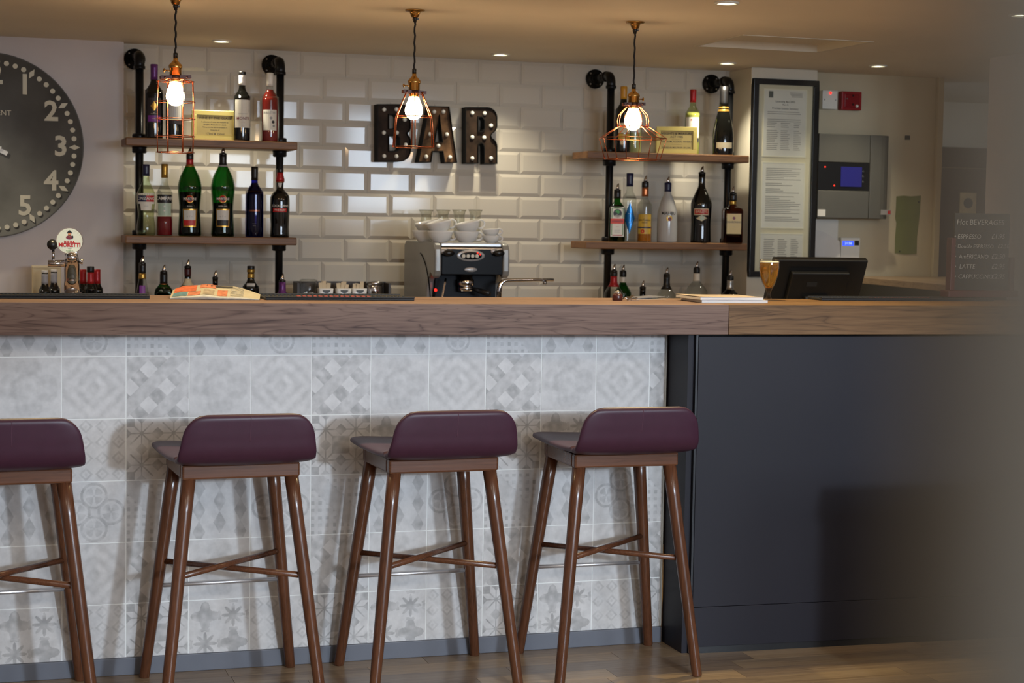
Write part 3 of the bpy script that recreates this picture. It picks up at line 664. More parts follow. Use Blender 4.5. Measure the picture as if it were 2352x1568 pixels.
# ------------------------------------------------------------------ wall clock
cc = at(-26, 333, 7.39); CR = 0.374
SLATE = mat('slate_dial', (84, 82, 78), 0.6, noise=0.35, nscale=5)
CREAM = mat('cream_print', (205, 198, 176), 0.7)
ck = thing('wall_clock', 'large round slate-grey wall clock with cream numerals, cut off at the left edge', 'clock', (cc.x, 7.4195, cc.z))
MB().add([(v[0], v[2], v[1]) for v in MB().lathe([(CR, 0), (CR, -0.034), (CR-0.004, -0.036), (CR-0.006, -0.031), (0.001, -0.031)], 72).v], MB().lathe([(CR, 0), (CR, -0.034), (CR-0.004, -0.036), (CR-0.006, -0.031), (0.001, -0.031)], 72).f, True).build('dial', SLATE, ck)
def cpos(r, hour): a = R(90-30*hour); return (r*math.cos(a), r*math.sin(a))
for h in range(1, 13):
    x, z = cpos(0.283, h); flat_text(str(h), 0.112, 'numeral', CREAM, ck, (x, -0.0318, z), bold=0.003)
    x, z = cpos(0.337, h); a = R(90-30*h); M = Matrix.Rotation(-a, 3, 'Y')
    b = MB(); b.prism([(-0.022, 0), (0, -0.0105), (0.022, 0), (0, 0.0105)], -0.0335, -0.0312, lambda p, q, d, M=M, x=x, z=z: Vector((x, d, z))+M @ Vector((p, 0, q))); b.build('hour_mark', CREAM, ck)
    for m in range(1, 5):
        x, z = cpos(0.337, h+m/5); v = MB().lathe([(0.0102, 0), (0.0102, 0.002)], 14, smooth=False)
        MB().add([(x+p[0], -0.0312-p[2], z+p[1]) for p in v.v], v.f).build('minute_dot', CREAM, ck)
hp = at(17, 353, 7.385)-Vector((cc.x, 0, cc.z)); hd = Vector((hp.x, 0, hp.z)).normalized(); hn = Vector((-hd.z, 0, hd.x))
for nm, d, ln, wd, y in (('hour_hand', hd, Vector((hp.x, 0, hp.z)).length, 0.0085, -0.037), ('minute_hand', Vector((-0.97, 0, 0.24)), 0.29, 0.006, -0.041)):
    n2 = Vector((-d.z, 0, d.x)); b = MB(); P = [d*(-0.05)-n2*wd, d*ln-n2*wd, d*ln+n2*wd, d*(-0.05)+n2*wd]
    b.prism([(q.x, q.z) for q in P], y, y+0.002, lambda p, q, e: Vector((p, e, q))); b.build(nm, mat('hand_white', (214, 212, 208), 0.4), ck)
v = MB().lathe([(0.014, 0), (0.014, 0.012)], 18); MB().add([(p[0], -0.0315-p[2], p[1]) for p in v.v], v.f).build('hub', BLACK, ck)
tp = at(26, 260, 7.385); flat_text('ENT', 0.030, 'lettering', CREAM, ck, (tp.x-cc.x, -0.0318, tp.z-cc.z), align='RIGHT', space=1.0)

# ------------------------------------------------------------------ pipe shelves
ST, SLW = 1.690, 1.298                    # shelf tops
SHELF_T = 0.032; POLEY = 7.27
def pipe_shelf(xl, xr, xa, xb, label):
    t = thing('pipe_shelf', label, 'shelf', ((xl+xr)/2, POLEY, BCZ), group='iron pipe shelves on the tiled wall'); ox = (xl+xr)/2
    for x in (xl-ox, xr-ox):
        zt = 2.03-BCZ; rr = 0.0165
        MB().tube([(x, 0, 0.001), (x, 0, zt-0.045)], rr, 16).build('pole', BLACKM, t)
        e = MB(); arcp = [(x, 0, zt-0.055), (x, 0, zt-0.036)]+[(x, 0.036*(1-math.cos(R(a))), zt-0.036+0.036*math.sin(R(a))) for a in (18, 36, 54, 72, 90)]+[(x, 0.06, zt)]
        e.tube(arcp, 0.0205, 16); e.tube([(x, 0, zt-0.058), (x, 0, zt-0.045)], 0.0235, 16); e.tube([(x, 0.055, zt), (x, 0.068, zt)], 0.0235, 16); e.build('elbow', BLACKM, t)
        MB().tube([(x, 0.06, zt), (x, WB-POLEY-0.018, zt)], rr, 16).build('stub_pipe', BLACKM, t)
        f = MB(); f.tube([(x, WB-POLEY-0.030, zt), (x, WB-POLEY-0.018, zt)], 0.024, 18); f.tube([(x, WB-POLEY-0.0185, zt), (x, WB-POLEY-0.0065, zt)], 0.0435, 28)
        f.build('wall_flange', BLACKM, t)
        for a in (45, 135, 225, 315): MB().sphere((x+0.033*math.cos(R(a)), WB-POLEY-0.019, zt+0.033*math.sin(R(a))), 0.0045, 8, 6).build('screw', STEEL, t)
        for zz in (ST, SLW):
            z = zz-BCZ
            MB().lathe([(0.028, z+0.0005), (0.0295, z+0.006), (0.0295, z+0.016), (0.026, z+0.021), (0.0168, z+0.021)], 18, (x, 0, 0)).build('collar', BLACKM, t)
            z -= SHELF_T; MB().lathe([(0.0168, z-0.026), (0.025, z-0.026), (0.0295, z-0.022), (0.0295, z-0.006), (0.031, z-0.0005)], 18, (x, 0, 0)).build('collar', BLACKM, t)
    for zz in (ST, SLW):
        MB().b2((xa-ox, 7.15-POLEY, zz-SHELF_T-BCZ), (xb-ox, 7.345-POLEY, zz-BCZ)).build('shelf_board', SHELFWOOD, t, 0.004)
pipe_shelf(0.694, 1.270, 0.628, 1.323, 'black iron pipe shelf with two thick boards of bottles, left of the BAR letters')
pipe_shelf(2.742, 3.315, 2.592, 3.364, 'black iron pipe shelf with two thick boards of bottles, right of the BAR letters')

# ------------------------------------------------------------------ bottles
G_CLEAR = glass('clear_glass', (0.86, 0.88, 0.86)); G_GREEN = glass('green_glass', (0.05, 0.26, 0.07)); G_PALE = glass('pale_green_glass', (0.78, 0.82, 0.62))
G_BLUE = glass('cobalt_glass', (0.05, 0.08, 0.55)); G_JAG = glass('deep_green_glass', (0.04, 0.30, 0.06)); G_THIN = glass('thin_glass', (0.96, 0.97, 0.96))
LIQ = lambda n, c, r=0.1: mat(n, c, r, spec=0.5)
L_DARK = LIQ('dark_liquid', (16, 6, 8)); L_RED = LIQ('red_liquid', (120, 8, 22)); L_ROSE = LIQ('rose_liquid', (140, 40, 34)); L_AMBER = LIQ('amber_liquid', (176, 104, 22)); L_BROWN = LIQ('brown_liquid', (44, 14, 8)); L_DGREEN = LIQ('dark_green_liquid', (8, 36, 14)); L_NAVY = LIQ('dark_blue_liquid', (10, 12, 52)); L_STRAW = LIQ('straw_liquid', (186, 184, 118))  # dark green is the colour given to the liquid itself
def paint(n, c, r=0.45, metal=0.0): return mat('print_'+n, c, r, metal=metal)
P_WHITE = paint('white', (220, 216, 204)); P_CREAM = paint('cream', (206, 192, 158)); P_BLACK = paint('black', (20, 20, 22)); P_RED = paint('red', (176, 26, 26)); P_NAVY = paint('navy', (24, 28, 66)); P_GOLD = paint('gold', (190, 150, 70), 0.3, 0.8); P_PURPLE = paint('purple', (120, 52, 140)); P_GREY = paint('grey', (150, 150, 150)); P_YELLOW = paint('yellow', (196, 158, 56)); P_ORANGE = paint('orange', (206, 52, 10)); P_BLUE = paint('blue', (30, 110, 170), 0.25, 0.5); P_GREEN = paint('green', (60, 120, 50)); P_MINT = paint('mint', (168, 188, 170)); P_MAROON = paint('maroon', (110, 26, 48)); P_OFF = paint('offwhite', (196, 194, 188)); P_COPPER = paint('copper', (180, 110, 70), 0.3, 0.8); P_BEIGE = paint('beige', (196, 172, 112))
C_PURPLE = mat('capsule_purple', (96, 44, 110), 0.35, metal=0.3); C_RED = mat('capsule_red', (160, 24, 30), 0.35, metal=0.2); C_WHITE = mat('capsule_white', (214, 208, 198), 0.4); C_NAVY = mat('capsule_navy', (24, 28, 62), 0.35); C_GOLD = mat('capsule_gold', (176, 138, 62), 0.3, metal=0.7); C_YELLOW = mat('capsule_yellow', (190, 134, 34), 0.4); C_BLACK = mat('capsule_black', (16, 15, 16), 0.35)
MALWHITE = mat('white_bottle_glass', (176, 174, 170), 0.1)
ST_ = {
 'bord': [(.86, 0), (1, .02), (1, .60), (.95, .645), (.68, .70), ('n', .775), ('n', 1)],
 'ciz': [(.88, 0), (1, .025), (1, .13), (.86, .26), (.90, .38), (1, .50), (.95, .60), (.62, .70), ('n', .79), ('n', 1)],
 'camp': [(.9, 0), (1, .02), (1, .56), (.92, .61), (.55, .70), ('n', .76), ('n', 1)],
 'mart': [(.90, 0), (.98, .02), (.97, .10), (.88, .32), (.91, .42), (1, .56), (1, .63), (.82, .74), (.48, .84), ('n', .90), ('n', 1)],
 'port': [(.93, 0), (1, .03), (.95, .16), (1, .32), (1, .56), (.84, .64), (.45, .70), (.36, .76), (.42, .86), ('n', .92), ('n', 1)],
 'champ': [(.92, 0), (1, .02), (1, .28), (.92, .40), (.68, .57), (.43, .70), ('n', .80), ('n', 1)],
 'cone': [(.95, 0), (1, .02), (1, .30), (.78, .52), (.52, .72), ('n', .82), ('n', 1)],
 'mal': [(.92, 0), (1, .03), (1, .44), (.93, .56), (.62, .74), ('n', .86), ('n', 1)],
 'bail': [(.92, 0), (.97, .02), (.93, .28), (1, .50), (.96, .60), (.60, .73), ('n', .83), ('n', 1)],
 'teq': [(.95, 0), (1, .02), (1, .60), (.90, .66), (.55, .72), ('n', .78), ('n', 1)],
 'round': [(.9, 0), (1, .03), (1, .52), (.88, .62), (.55, .72), ('n', .80), ('n', 1)],
 'jag': [(.95, 0, 5, .62), (1, .02, 5, .62), (1, .60, 5, .62), (.92, .68, 4, .66), (.60, .75, 3, .8), ('n', .80, 2, 1), ('n', 1, 2, 1)],
 'dis': [(.95, 0, 7, 1), (1, .02, 7, 1), (1, .66, 7, 1), (.93, .71, 6, 1), (.55, .74, 3, 1), ('n', .78, 2, 1), ('n', 1, 2, 1)]}
def bottle(x, Y, zb, rpx, ylip, style, glassm, label, group, neck=7.5, liquid=None, caps=(), labels=(), texts=(), pour=False, turn=0.0, cat='bottle', discs=()):
    p = at(x, ylip+60, Y); s = mpp(p); X = p.x; H = at(x, ylip, Y).z-zb; Rr = rpx*s; nk = neck*s
    t = thing('bottle', label, cat, (X, Y, zb), -math.atan2(X, Y)+R(turn), group)
    pr = [((nk if q[0] == 'n' else q[0]*Rr), q[1]*H+0.0004, *q[2:]) for q in ST_[style]]
    sq = len(pr[0]) > 2; hh = [q[1] for q in pr]; rr = [q[0]*(q[3] if sq else 1) for q in pr]
    fine = []
    if sq: fine = pr
    else:
        N_ = 26
        cr = cr_resample([(q[0], q[1]) for q in pr], len(pr)*3-2); fine = [(max(0.001, v.x), v.y) for v in cr]
    rad = lambda h: float(np.interp(h, [q[1] for q in fine], [q[0]*(q[3] if sq else 1) for q in fine]))
    hz = lambda y: at(x, y, Y).z-zb
    g = MB().lathe(fine, 26 if not sq else 32, shape=sq).build('glass_body', glassm, t)
    if liquid:
        lm, yl = liquid; hl = min(hz(yl), H*0.97); LP = [(q[0]*0.93, max(q[1], 0.003), *q[2:]) for q in fine if q[1] < hl]
        k = [q for q in fine if q[1] < hl][-1]
        LP.append((float(np.interp(hl, [q[1] for q in fine], [q[0] for q in fine]))*0.93, hl, *k[2:])); MB().lathe(LP, 22 if not sq else 32, shape=sq).build('liquid', lm, t)
    for cm, y0, y1, *ex in caps:
        a, c = hz(y1), hz(y0); e = (ex[0] if ex else 0.5)*s
        ks = [a+(c-a)*i/4 for i in range(5)]; cp = [(rad(min(k, H))+e, k) for k in ks]; cp.append((cp[-1][0]*0.8, ks[-1]+0.0012))
        MB().lathe([(cp[0][0]-e*0.9, ks[0])]+cp, 20).build('capsule', cm, t)
    def wrap(b, a0, eps):
        out = []
        for v in b.v:
            r = rad(v[2])+eps
            if sq: out.append((v[0], -r, v[2]))
            else: a = a0+v[0]/rad(v[2]); out.append((r*math.sin(a), -r*math.cos(a), v[2]))
        b.v = out; return b
    for lm, y0, y1, wd, *ex in labels:
        a0 = R(ex[0]) if ex else 0; taper = ex[1] if len(ex) > 1 else 1.0; lift = ex[2] if len(ex) > 2 else 0.0003
        h0, h1 = hz(y1), hz(y0); W = wd*s; b = MB(); nx, nz_ = 9, 5; vs = []
        for j in range(nz_):
            f = j/(nz_-1)
            for i in range(nx):
                ww = W*(taper+(1-taper)*f) if taper > 0 else W*(1-abs(2*f-1))
                vs.append(((i/(nx-1)-0.5)*ww, 0, h0+(h1-h0)*f))
        b.add(vs, [(j*nx+i, j*nx+i+1, (j+1)*nx+i+1, (j+1)*nx+i) for j in range(nz_-1) for i in range(nx-1)], True)
        wrap(b, a0, lift); plain(b, 'label', lm, t)
    for dm, y, rr_, a_ in discs:
        b = MB().lathe([(rr_*s, 0)], 16); vs = [(v[0], 0, v[1]+hz(y)) for v in b.v]; b = MB(); b.add(vs, [tuple(range(16))]); wrap(b, R(a_), 0.0009); plain(b, 'emblem', dm, t)
    for tx, y, sz, a_, tm, *ex in texts:
        b = flat_text(tx, sz*s, '', None, None, (0, 0, hz(y)), bold=(0.012*sz*s), b=MB(), space=ex[0] if ex else 1.0)
        plain(wrap(b, R(a_), 0.0007 if not ex or len(ex) < 2 else ex[1]), 'lettering', tm, t)
    if pour:
        MB().lathe([(nk*0.7, H-0.004), (nk*0.9, H+0.0002), (nk*1.05, H+0.001), (nk*1.05, H+0.008), (nk*0.8, H+0.010)], 14).build('stopper', C_BLACK, t)
        MB().tube([(0, 0, H+0.0102), (0.0005, 0, H+0.018), (0.002, 0, H+0.027), (0.0045, 0, H+0.036)], [0.0088, 0.0078, 0.0052, 0.0022], 10).build('pour_spout', CHROME, t)
    return t
YB = 7.195
g = 'bottles on the upper board of the left pipe shelf'
bottle(354, YB, ST, 20, 148, 'bord', DARKGLASS, 'dark wine bottle with a purple capsule and purple label band', g, 8, caps=[(C_PURPLE, 148, 183)], labels=[(mat('dark_label', (42, 34, 36), 0.5), 226, 283, 36), (P_PURPLE, 266, 280, 30, 0, 1, 0.0007), (P_GOLD, 233, 256, 16, 0, 0, 0.0007)], texts=[('~ * ~', 262, 7, 0, P_CREAM), ('-----', 273, 6, 0, P_CREAM, 1, 0.0011)])
bottle(400, YB, ST, 19, 156, 'bord', DARKGLASS, 'dark wine bottle with a plain pale label behind the leftmost pendant', g, 7.5, caps=[(C_BLACK, 156, 186)], labels=[(P_OFF, 238, 275, 38), (mat('label_band', (52, 40, 44), 0.5), 275, 286, 38)])
bottle(556, YB, ST, 19, 166, 'bord', DARKGLASS, 'dark red wine bottle with a tall white label and a black-topped white capsule', g, 7.5, caps=[(C_WHITE, 172, 196), (C_BLACK, 165, 172, 0.9)], labels=[(P_WHITE, 230, 294, 42, 8)], texts=[('MONTE', 273, 9, 8, P_MAROON), ('~~~~~', 262, 8, 8, P_GREY), ('- - - -', 281, 4, 8, P_RED), ('------', 289, 3.5, 8, P_GREY)])
bottle(620, YB, ST, 20, 168, 'bord', G_CLEAR, 'rose wine bottle with a white label and white cap beside the right pole', g, 7.5, liquid=(L_ROSE, 206), caps=[(C_WHITE, 168, 198)], labels=[(P_WHITE, 253, 300, 34, 0)], texts=[('BULLETIN', 260, 6.5, -3, P_GREY)], discs=[(P_GREY, 272, 3.2, 8), (P_BLACK, 281, 3.6, 22), (P_GREY, 290, 3, 26)])
g = 'bottles on the lower board of the left pipe shelf'
bottle(335.5, YB, SLW, 21.4, 378, 'ciz', G_PALE, 'clear vermouth bottle with a navy cap and red and blue label band', g, 7.5, liquid=None, caps=[(C_NAVY, 378, 404, 0.8)], labels=[(P_WHITE, 444, 468, 46), (P_RED, 449, 463, 42, 0, 1, 0.0006), (P_NAVY, 449, 463, 21, -26, 1, 0.0008), (P_WHITE, 464, 483, 30, 0, 0.8, 0.0002)], texts=[('CINZANO', 456, 9.5, 0, P_WHITE, 1, 0.0012), ('~~~', 473, 6, 0, P_GREY)])
bottle(378, YB, SLW, 18.6, 377, 'camp', G_CLEAR, 'clear bottle of bright red aperitif with a gold cap and black and mint label', g, 7.2, liquid=(L_RED, 497), caps=[(C_GOLD, 377, 408, 0.6)], labels=[(P_BLACK, 447, 466, 38), (P_MINT, 466.5, 495, 32)], texts=[('CAMPARI', 456, 11, 0, P_WHITE)], discs=[(P_WHITE, 474, 2, 0), (P_WHITE, 484, 2, 0)])
def mart(x, lip, lab, liq, yl, cap, sh, low):
    return bottle(x, YB, SLW, 27, lip, 'mart', G_GREEN, lab, g, 8, liquid=(liq, yl), caps=cap, pour=True,
      labels=[(P_BLACK, 453, 461, 34), (P_GOLD, 480, 521, 33, 0, 0.9), (P_OFF, 483, 505, 28, 0, 0.94, 0.0006), (low, 505, 518, 28, 0, 0.94, 0.0006)], texts=[('MARTINI', 457, 7.5, 0, P_WHITE, 1, 0.0013), ('o Y o', 497, 6, 0, P_GREY, 1, 0.0011), (sh, 474, 3.6, 0, P_WHITE)], discs=[(P_GOLD, 457, 9.0, 0), (P_RED, 457, 7.6, 0)])
mart(436, 358, 'big green vermouth bottle with a red neck and red and grey shield label', L_DARK, 441, [(C_RED, 366, 378), (C_GOLD, 378, 383), (C_BLACK, 357, 366)], 'ROSSO', P_RED)
mart(512, 357, 'big green vermouth bottle with a dark neck and grey and black shield label', L_DGREEN, 466, [(C_BLACK, 357, 379), (P_GREY, 379, 383)], 'EXTRA DRY', P_BLACK)
bottle(584.5, YB, SLW, 20.5, 383, 'bord', G_BLUE, 'cobalt blue bottle with a black cap on the lower left shelf', g, 7.5, liquid=(L_NAVY, 420), caps=[(C_BLACK, 383, 414, 0.7)], texts=[('HARVEYS', 484, 6, 0, P_COPPER), ('- - - -', 513, 4, 0, P_GREY), ('-----', 518, 4, 0, P_GREY)])
bottle(643, YB, SLW, 22, 390, 'port', DARKGLASS, 'black port bottle with a red capsule and red label stripe', g, 7, caps=[(C_RED, 396, 417, 0.8), (C_BLACK, 388, 396, 1.0), (P_COPPER, 417, 419, 0.9)], labels=[(P_RED, 478, 487, 34), (P_OFF, 420, 430, 10, 0, 0.5)], texts=[("COCKBURN'S", 473, 7, 2, P_WHITE, 0.95), ('FINE RUBY', 482.5, 5.5, 2, P_WHITE)])
g = 'bottles on the back counter under the left pipe shelf'
YL = 7.19
bottle(327, YL, BCZ, 18, 608, 'cone', G_CLEAR, 'clear conical bottle with black and gold neck, leftmost under the left shelf', g, 7.5, caps=[(C_BLACK, 607, 627, 0.6), (C_GOLD, 628, 640, 0.5)], labels=[(P_PURPLE, 655, 690, 14)], pour=True)
bottle(376, YL, BCZ, 21, 628, 'jag', G_JAG, 'green square-shouldered bottle with a black neck behind the bar mat', g, 8, liquid=(L_DGREEN, 660), caps=[(C_BLACK, 628, 651, 0.7), (P_COPPER, 651, 653, 0.8)], pour=True)
bottle(431, YL, BCZ, 19, 616, 'bord', DARKGLASS, 'dark bottle with a pale neck label and pourer behind the newspaper', g, 7.5, caps=[(mat('capsule_oxblood', (60, 16, 18), 0.4), 617, 633, 0.5), (P_CREAM, 640, 655, 0.4)], pour=True)
bottle(494, YL, BCZ, 17, 641, 'bord', DARKGLASS, 'short dark bottle with a pourer showing just above the newspaper', g, 6.5, pour=True)
bottle(576, YL, BCZ, 19, 612, 'bord', DARKGLASS, 'dark corked bottle with a gold collar, without pourer, right of the newspaper', g, 8, caps=[(C_BLACK, 611, 619, 0.6), (C_GOLD, 619, 625, 1.3), (C_GOLD, 628, 638, 0.6)], labels=[(P_OFF, 650, 658, 20, 0)])
bottle(648, YL, BCZ, 18, 648, 'bord', DARKGLASS, 'dark bottle with a purple capsule and pourer beside the right pole of the left shelf', g, 7.5, caps=[(C_PURPLE, 648, 690, 0.6)], pour=True)
g = 'bottles on the upper board of the right pipe shelf'
bottle(1432, YB, ST, 18, 199, 'bord', DARKGLASS, 'dark wine bottle with a mustard yellow capsule', g, 7.5, caps=[(C_YELLOW, 199, 228)], labels=[(P_YELLOW, 308, 320, 30, 10), (P_CREAM, 283, 307, 30, 10)])
bottle(1457, YB+0.065, ST, 18, 208, 'bord', G_CLEAR, 'clear wine bottle behind the rightmost pendant, right of the yellow-capped one', g, 7.5, liquid=(L_STRAW, 235), caps=[(C_WHITE, 208, 236)], labels=[(P_WHITE, 265, 305, 32)])
bottle(1591, YB+0.105, ST, 17, 206, 'bord', G_PALE, 'white wine bottle with a red capsule and a white label behind the brass sign', g, 7, liquid=(L_STRAW, 258), caps=[(C_RED, 206, 235)], labels=[(P_WHITE, 270, 317, 34), (P_NAVY, 317, 327, 34)], texts=[('*', 278, 10, -8, P_RED), ('- -', 286, 6, 0, P_GREY)])
bottle(1662, 7.205, ST, 24, 200, 'champ', DARKGLASS, 'black sparkling wine bottle with gold neck bands and a low cream label', g, 9, caps=[(C_BLACK, 199, 245, 0.8), (C_GOLD, 246, 249, 1.4), (C_GOLD, 252, 257, 0.8)], labels=[(P_CREAM, 328, 341, 40, 10)])
g = 'bottles on the lower board of the right pipe shelf'
bottle(1417, YB, SLW, 19, 440, 'jag', G_JAG, 'flat green bottle with a white and orange label and pourer', g, 7.5, liquid=(L_DGREEN, 470), caps=[(C_BLACK, 440, 455, 0.6)], pour=True, turn=6,
  labels=[(P_WHITE, 475, 543, 31), (P_GREEN, 477.5, 540.5, 27.5, 0, 1, 0.0006), (P_WHITE, 479, 539, 24, 0, 1, 0.0009), (P_ORANGE, 502, 513.5, 31, 0, 1, 0.0012), (P_RED, 539, 541, 22, 0, 1, 0.0012)], texts=[('JAGERMEISTER', 508, 4.6, 0, P_MAROON, 0.85, 0.0016), ('-----', 520, 4, 0, P_RED, 1, 0.0014), ('======', 529, 4, 0, P_GREY, 1, 0.0014), ('======', 533, 4, 0, P_GREY, 1, 0.0014)], discs=[(P_BLACK, 490, 10, 0), (paint('stag_green', (50, 150, 60)), 486.5, 5, 0), (P_OFF, 494, 2.6, 0)])
bottle(1446, YB+0.035, SLW, 16, 398, 'bord', G_CLEAR, 'clear bottle with a tall dark blue cap and blue leaf label', g, 7, caps=[(C_NAVY, 398, 428, 1.2)], labels=[(P_BLUE, 464, 537, 27, 4, -1)], texts=[('----', 490, 6, 4, P_WHITE), ('------', 500, 5, 4, P_NAVY), ('---', 511, 5, 4, P_WHITE)])
bottle(1481, YB-0.01, SLW, 17, 422, 'teq', G_CLEAR, 'clear tequila bottle with a copper neck and yellow label', g, 7.5, liquid=(L_AMBER, 520), caps=[(C_BLACK, 420, 430, 0.8), (P_COPPER, 431, 451, 0.6)], pour=True, labels=[(P_YELLOW, 492, 522, 34, 0), (P_NAVY, 521, 524, 34, 0, 1, 0.0006), (P_YELLOW, 524, 537, 34, 0)], texts=[('Jose Cuervo', 505, 6.5, 0, P_BLACK, 0.9), ('Especial', 511, 4, 0, P_BLACK)], discs=[(P_RED, 531, 4.5, -14)])
bottle(1533, YB, SLW, 23, 424, 'mal', MALWHITE, 'white coconut rum bottle with a navy cap, black arched lettering and pourer', g, 7.5, caps=[(C_NAVY, 420, 440, 0.8)], pour=True, texts=[('MALIBU', 490, 10, 9, P_BLACK), ('------', 521, 5, 12, P_GREY), ('----', 526, 5, 12, P_GREY)], discs=[(P_GOLD, 501, 7, 12), (P_MAROON, 503, 4.5, 14)])
bottle(1611, YB, SLW, 24, 400, 'bail', DARKGLASS, 'tall dark cream liqueur bottle with a red arched name and landscape oval', g, 7.8, pour=True, labels=[(P_CREAM, 479, 494, 36, 2), (P_RED, 481, 492, 33, 2, 1, 0.0006), (P_CREAM, 494, 508, 28, 4, -1, 0.0003)], texts=[('BAILEYS', 486.5, 8, 2, P_CREAM, 1, 0.0012), ('~~~', 516, 5, 4, P_OFF)], discs=[(P_MINT, 500, 5, 6)])
bottle(1682, 7.185, SLW, 22.5, 447, 'dis', glass('amber_glass', (0.45, 0.16, 0.06)), 'square amber liqueur bottle with a beige label and black cap', g, 8, liquid=(L_BROWN, 484), caps=[(C_BLACK, 447, 461, 1.2), (C_GOLD, 461, 470, 0.4)], pour=True, turn=10, labels=[(P_BEIGE, 491, 537, 33, 0)], texts=[('DISARONNO', 510, 6, 0, P_BLACK, 0.95), ('-----', 520, 4, 0, P_GREY)], discs=[(P_MAROON, 501, 3.5, 0)])
g = 'bottles on the back counter under the right pipe shelf'
bottle(1409, YL, BCZ, 22, 625, 'round', G_CLEAR, 'clear bottle with a red neck and pourer, leftmost under the right shelf', g, 7.5, caps=[(C_BLACK, 625, 634, 0.8), (C_RED, 634, 658, 0.6)], pour=True)
bottle(1430, YL+0.09, BCZ, 20, 626, 'round', G_GREEN, 'green bottle with a white neck label and pourer, under the right shelf', g, 7, liquid=(L_DGREEN, 680), caps=[(C_BLACK, 625, 635, 0.8), (C_WHITE, 636, 648, 0.5)], pour=True)
bottle(1475, YL, BCZ, 17, 663, 'bord', DARKGLASS, 'short bottle whose black pourer just clears the bar by the keys', g, 7, pour=True)
bottle(1530, YL, BCZ, 21, 633, 'round', G_CLEAR, 'clear bottle with a long black neck sleeve and pourer', g, 7.2, caps=[(C_BLACK, 633, 664, 0.6)], pour=True)
bottle(1599, YL, BCZ, 26, 619, 'round', G_CLEAR, 'wide clear bottle with a white neck label and pourer behind the magazines', g, 7.2, caps=[(C_BLACK, 618, 627, 0.8), (C_WHITE, 628, 645, 0.6)], pour=True)
bottle(1676, YL, BCZ, 18, 638, 'bord', DARKGLASS, 'dark bottle with a silver striped neck beside the right shelf pole', g, 7.2, caps=[(C_BLACK, 637, 643, 0.8), (mat('silver_foil', (190, 190, 188), 0.3, metal=0.8), 643, 664, 0.5)], pour=True)
g = 'small wine bottles on the back counter behind the beer tap'
for x, yl, lb, cp in ((103, 621, 'small dark bottle with a white-banded neck, left one beside the cream box', 0), (124, 619, 'small dark bottle with a white-banded neck, nearer the beer tap', 0), (191, 619, 'small wine bottle with a red capsule, next to the beer tap', 1), (208, 613, 'small wine bottle with a black-topped red capsule, middle of the three', 2), (223, 619, 'small wine bottle with a red capsule, rightmost of the three', 1)):
    dy = 0.0 if x in (103, 208) else 0.07
    bottle(x, 7.10+dy, BCZ, 13.5, yl, 'bord', DARKGLASS, lb, g, 7.2, caps=[[(C_WHITE, yl, yl+5), (mat('neck_label', (150, 148, 152), 0.5), yl+8, yl+30)], [(C_RED, yl, yl+32)], [(C_BLACK, yl-1, yl+12, 1.2), (C_RED, yl+12, yl+38)]][cp])

# ------------------------------------------------------------------ brass signs on the top boards
SGOLD = mat('polished_gold_frame', (222, 206, 128), 0.3, metal=0.65); SPLATE = mat('brass_plate', (176, 158, 104), 0.4, metal=0.7, noise=0.05)
def brass_sign(xc, wpx, hpx, lines, label, turn, Y=7.235):
    p = at(xc, 300, Y); s = mpp(p); W, H = wpx*s, hpx*s
    t = thing('brass_sign', label, 'sign', (p.x, Y, ST), -math.atan2(p.x, Y)+R(turn), 'brass signs on the pipe shelves'); M = Matrix.Rotation(R(-9), 3, 'X')
    f = 0.019; b = MB()
    for a, c in (((-W/2, 0), (W/2, f)), ((-W/2, H-f), (W/2, H)), ((-W/2, f), (-W/2+f, H-f)), ((W/2-f, f), (W/2, H-f))):
        b.b2((a[0], -0.006, a[1]+0.0015), (c[0], 0.006, c[1]+0.0015))
    b.v = [tuple(M @ Vector(v)) for v in b.v]; b.build('frame', SGOLD, t, 0.002)
    b = MB().b2((-W/2+f-0.001, -0.001, f), (W/2-f+0.001, 0.005, H-f+0.002)); b.v = [tuple(M @ Vector(v)) for v in b.v]; b.build('plate', SPLATE, t)
    b = MB()
    for a, c in (((-W/2+f-.001, f), (W/2-f+.001, f+.0016)), ((-W/2+f-.001, H-f+.0004), (W/2-f+.001, H-f+.002)), ((-W/2+f-.001, f+.0016), (-W/2+f+.001, H-f+.0004)), ((W/2-f-.001, f+.0016), (W/2-f+.001, H-f+.0004))): b.b2((a[0], -0.0016, a[1]), (c[0], -0.001, c[1]))
    b.v = [tuple(M @ Vector(v)) for v in b.v]; b.build('inner_line', mat('dark_bronze', (84, 70, 44), 0.4), t)
    b = MB().b2((-0.02, 0.004, 0), (0.02, 0.007, H*0.8)); M2 = Matrix.Rotation(R(16), 3, 'X'); b.v = [tuple((M2 @ Vector(v))+Vector((0, 0.050, 0.004))) for v in b.v]; b.build('easel_back', BLACK, t)
    g = MB()
    for tx, fz, sz in lines: flat_text(tx, sz*s, '', None, None, (0, -0.0013, f+(H-2*f)*fz), b=g, bold=0.0001)
    g.v = [tuple(M @ Vector(v)) for v in g.v]; plain(g, 'lettering', INK, t)
brass_sign(494, 104, 69, (('WINE BY THE GLASS', 0.87, 8.0), ('A selection of wines are available by', 0.68, 4.2), ('the glass. Please ask for details', 0.55, 4.2), ('Wines on this list are available in', 0.42, 4.2), ('measures of', 0.29, 4.2), ('175ml & 250ml', 0.10, 7)), 'brass framed sign reading WINE BY THE GLASS on the left shelf', 6, 7.225)
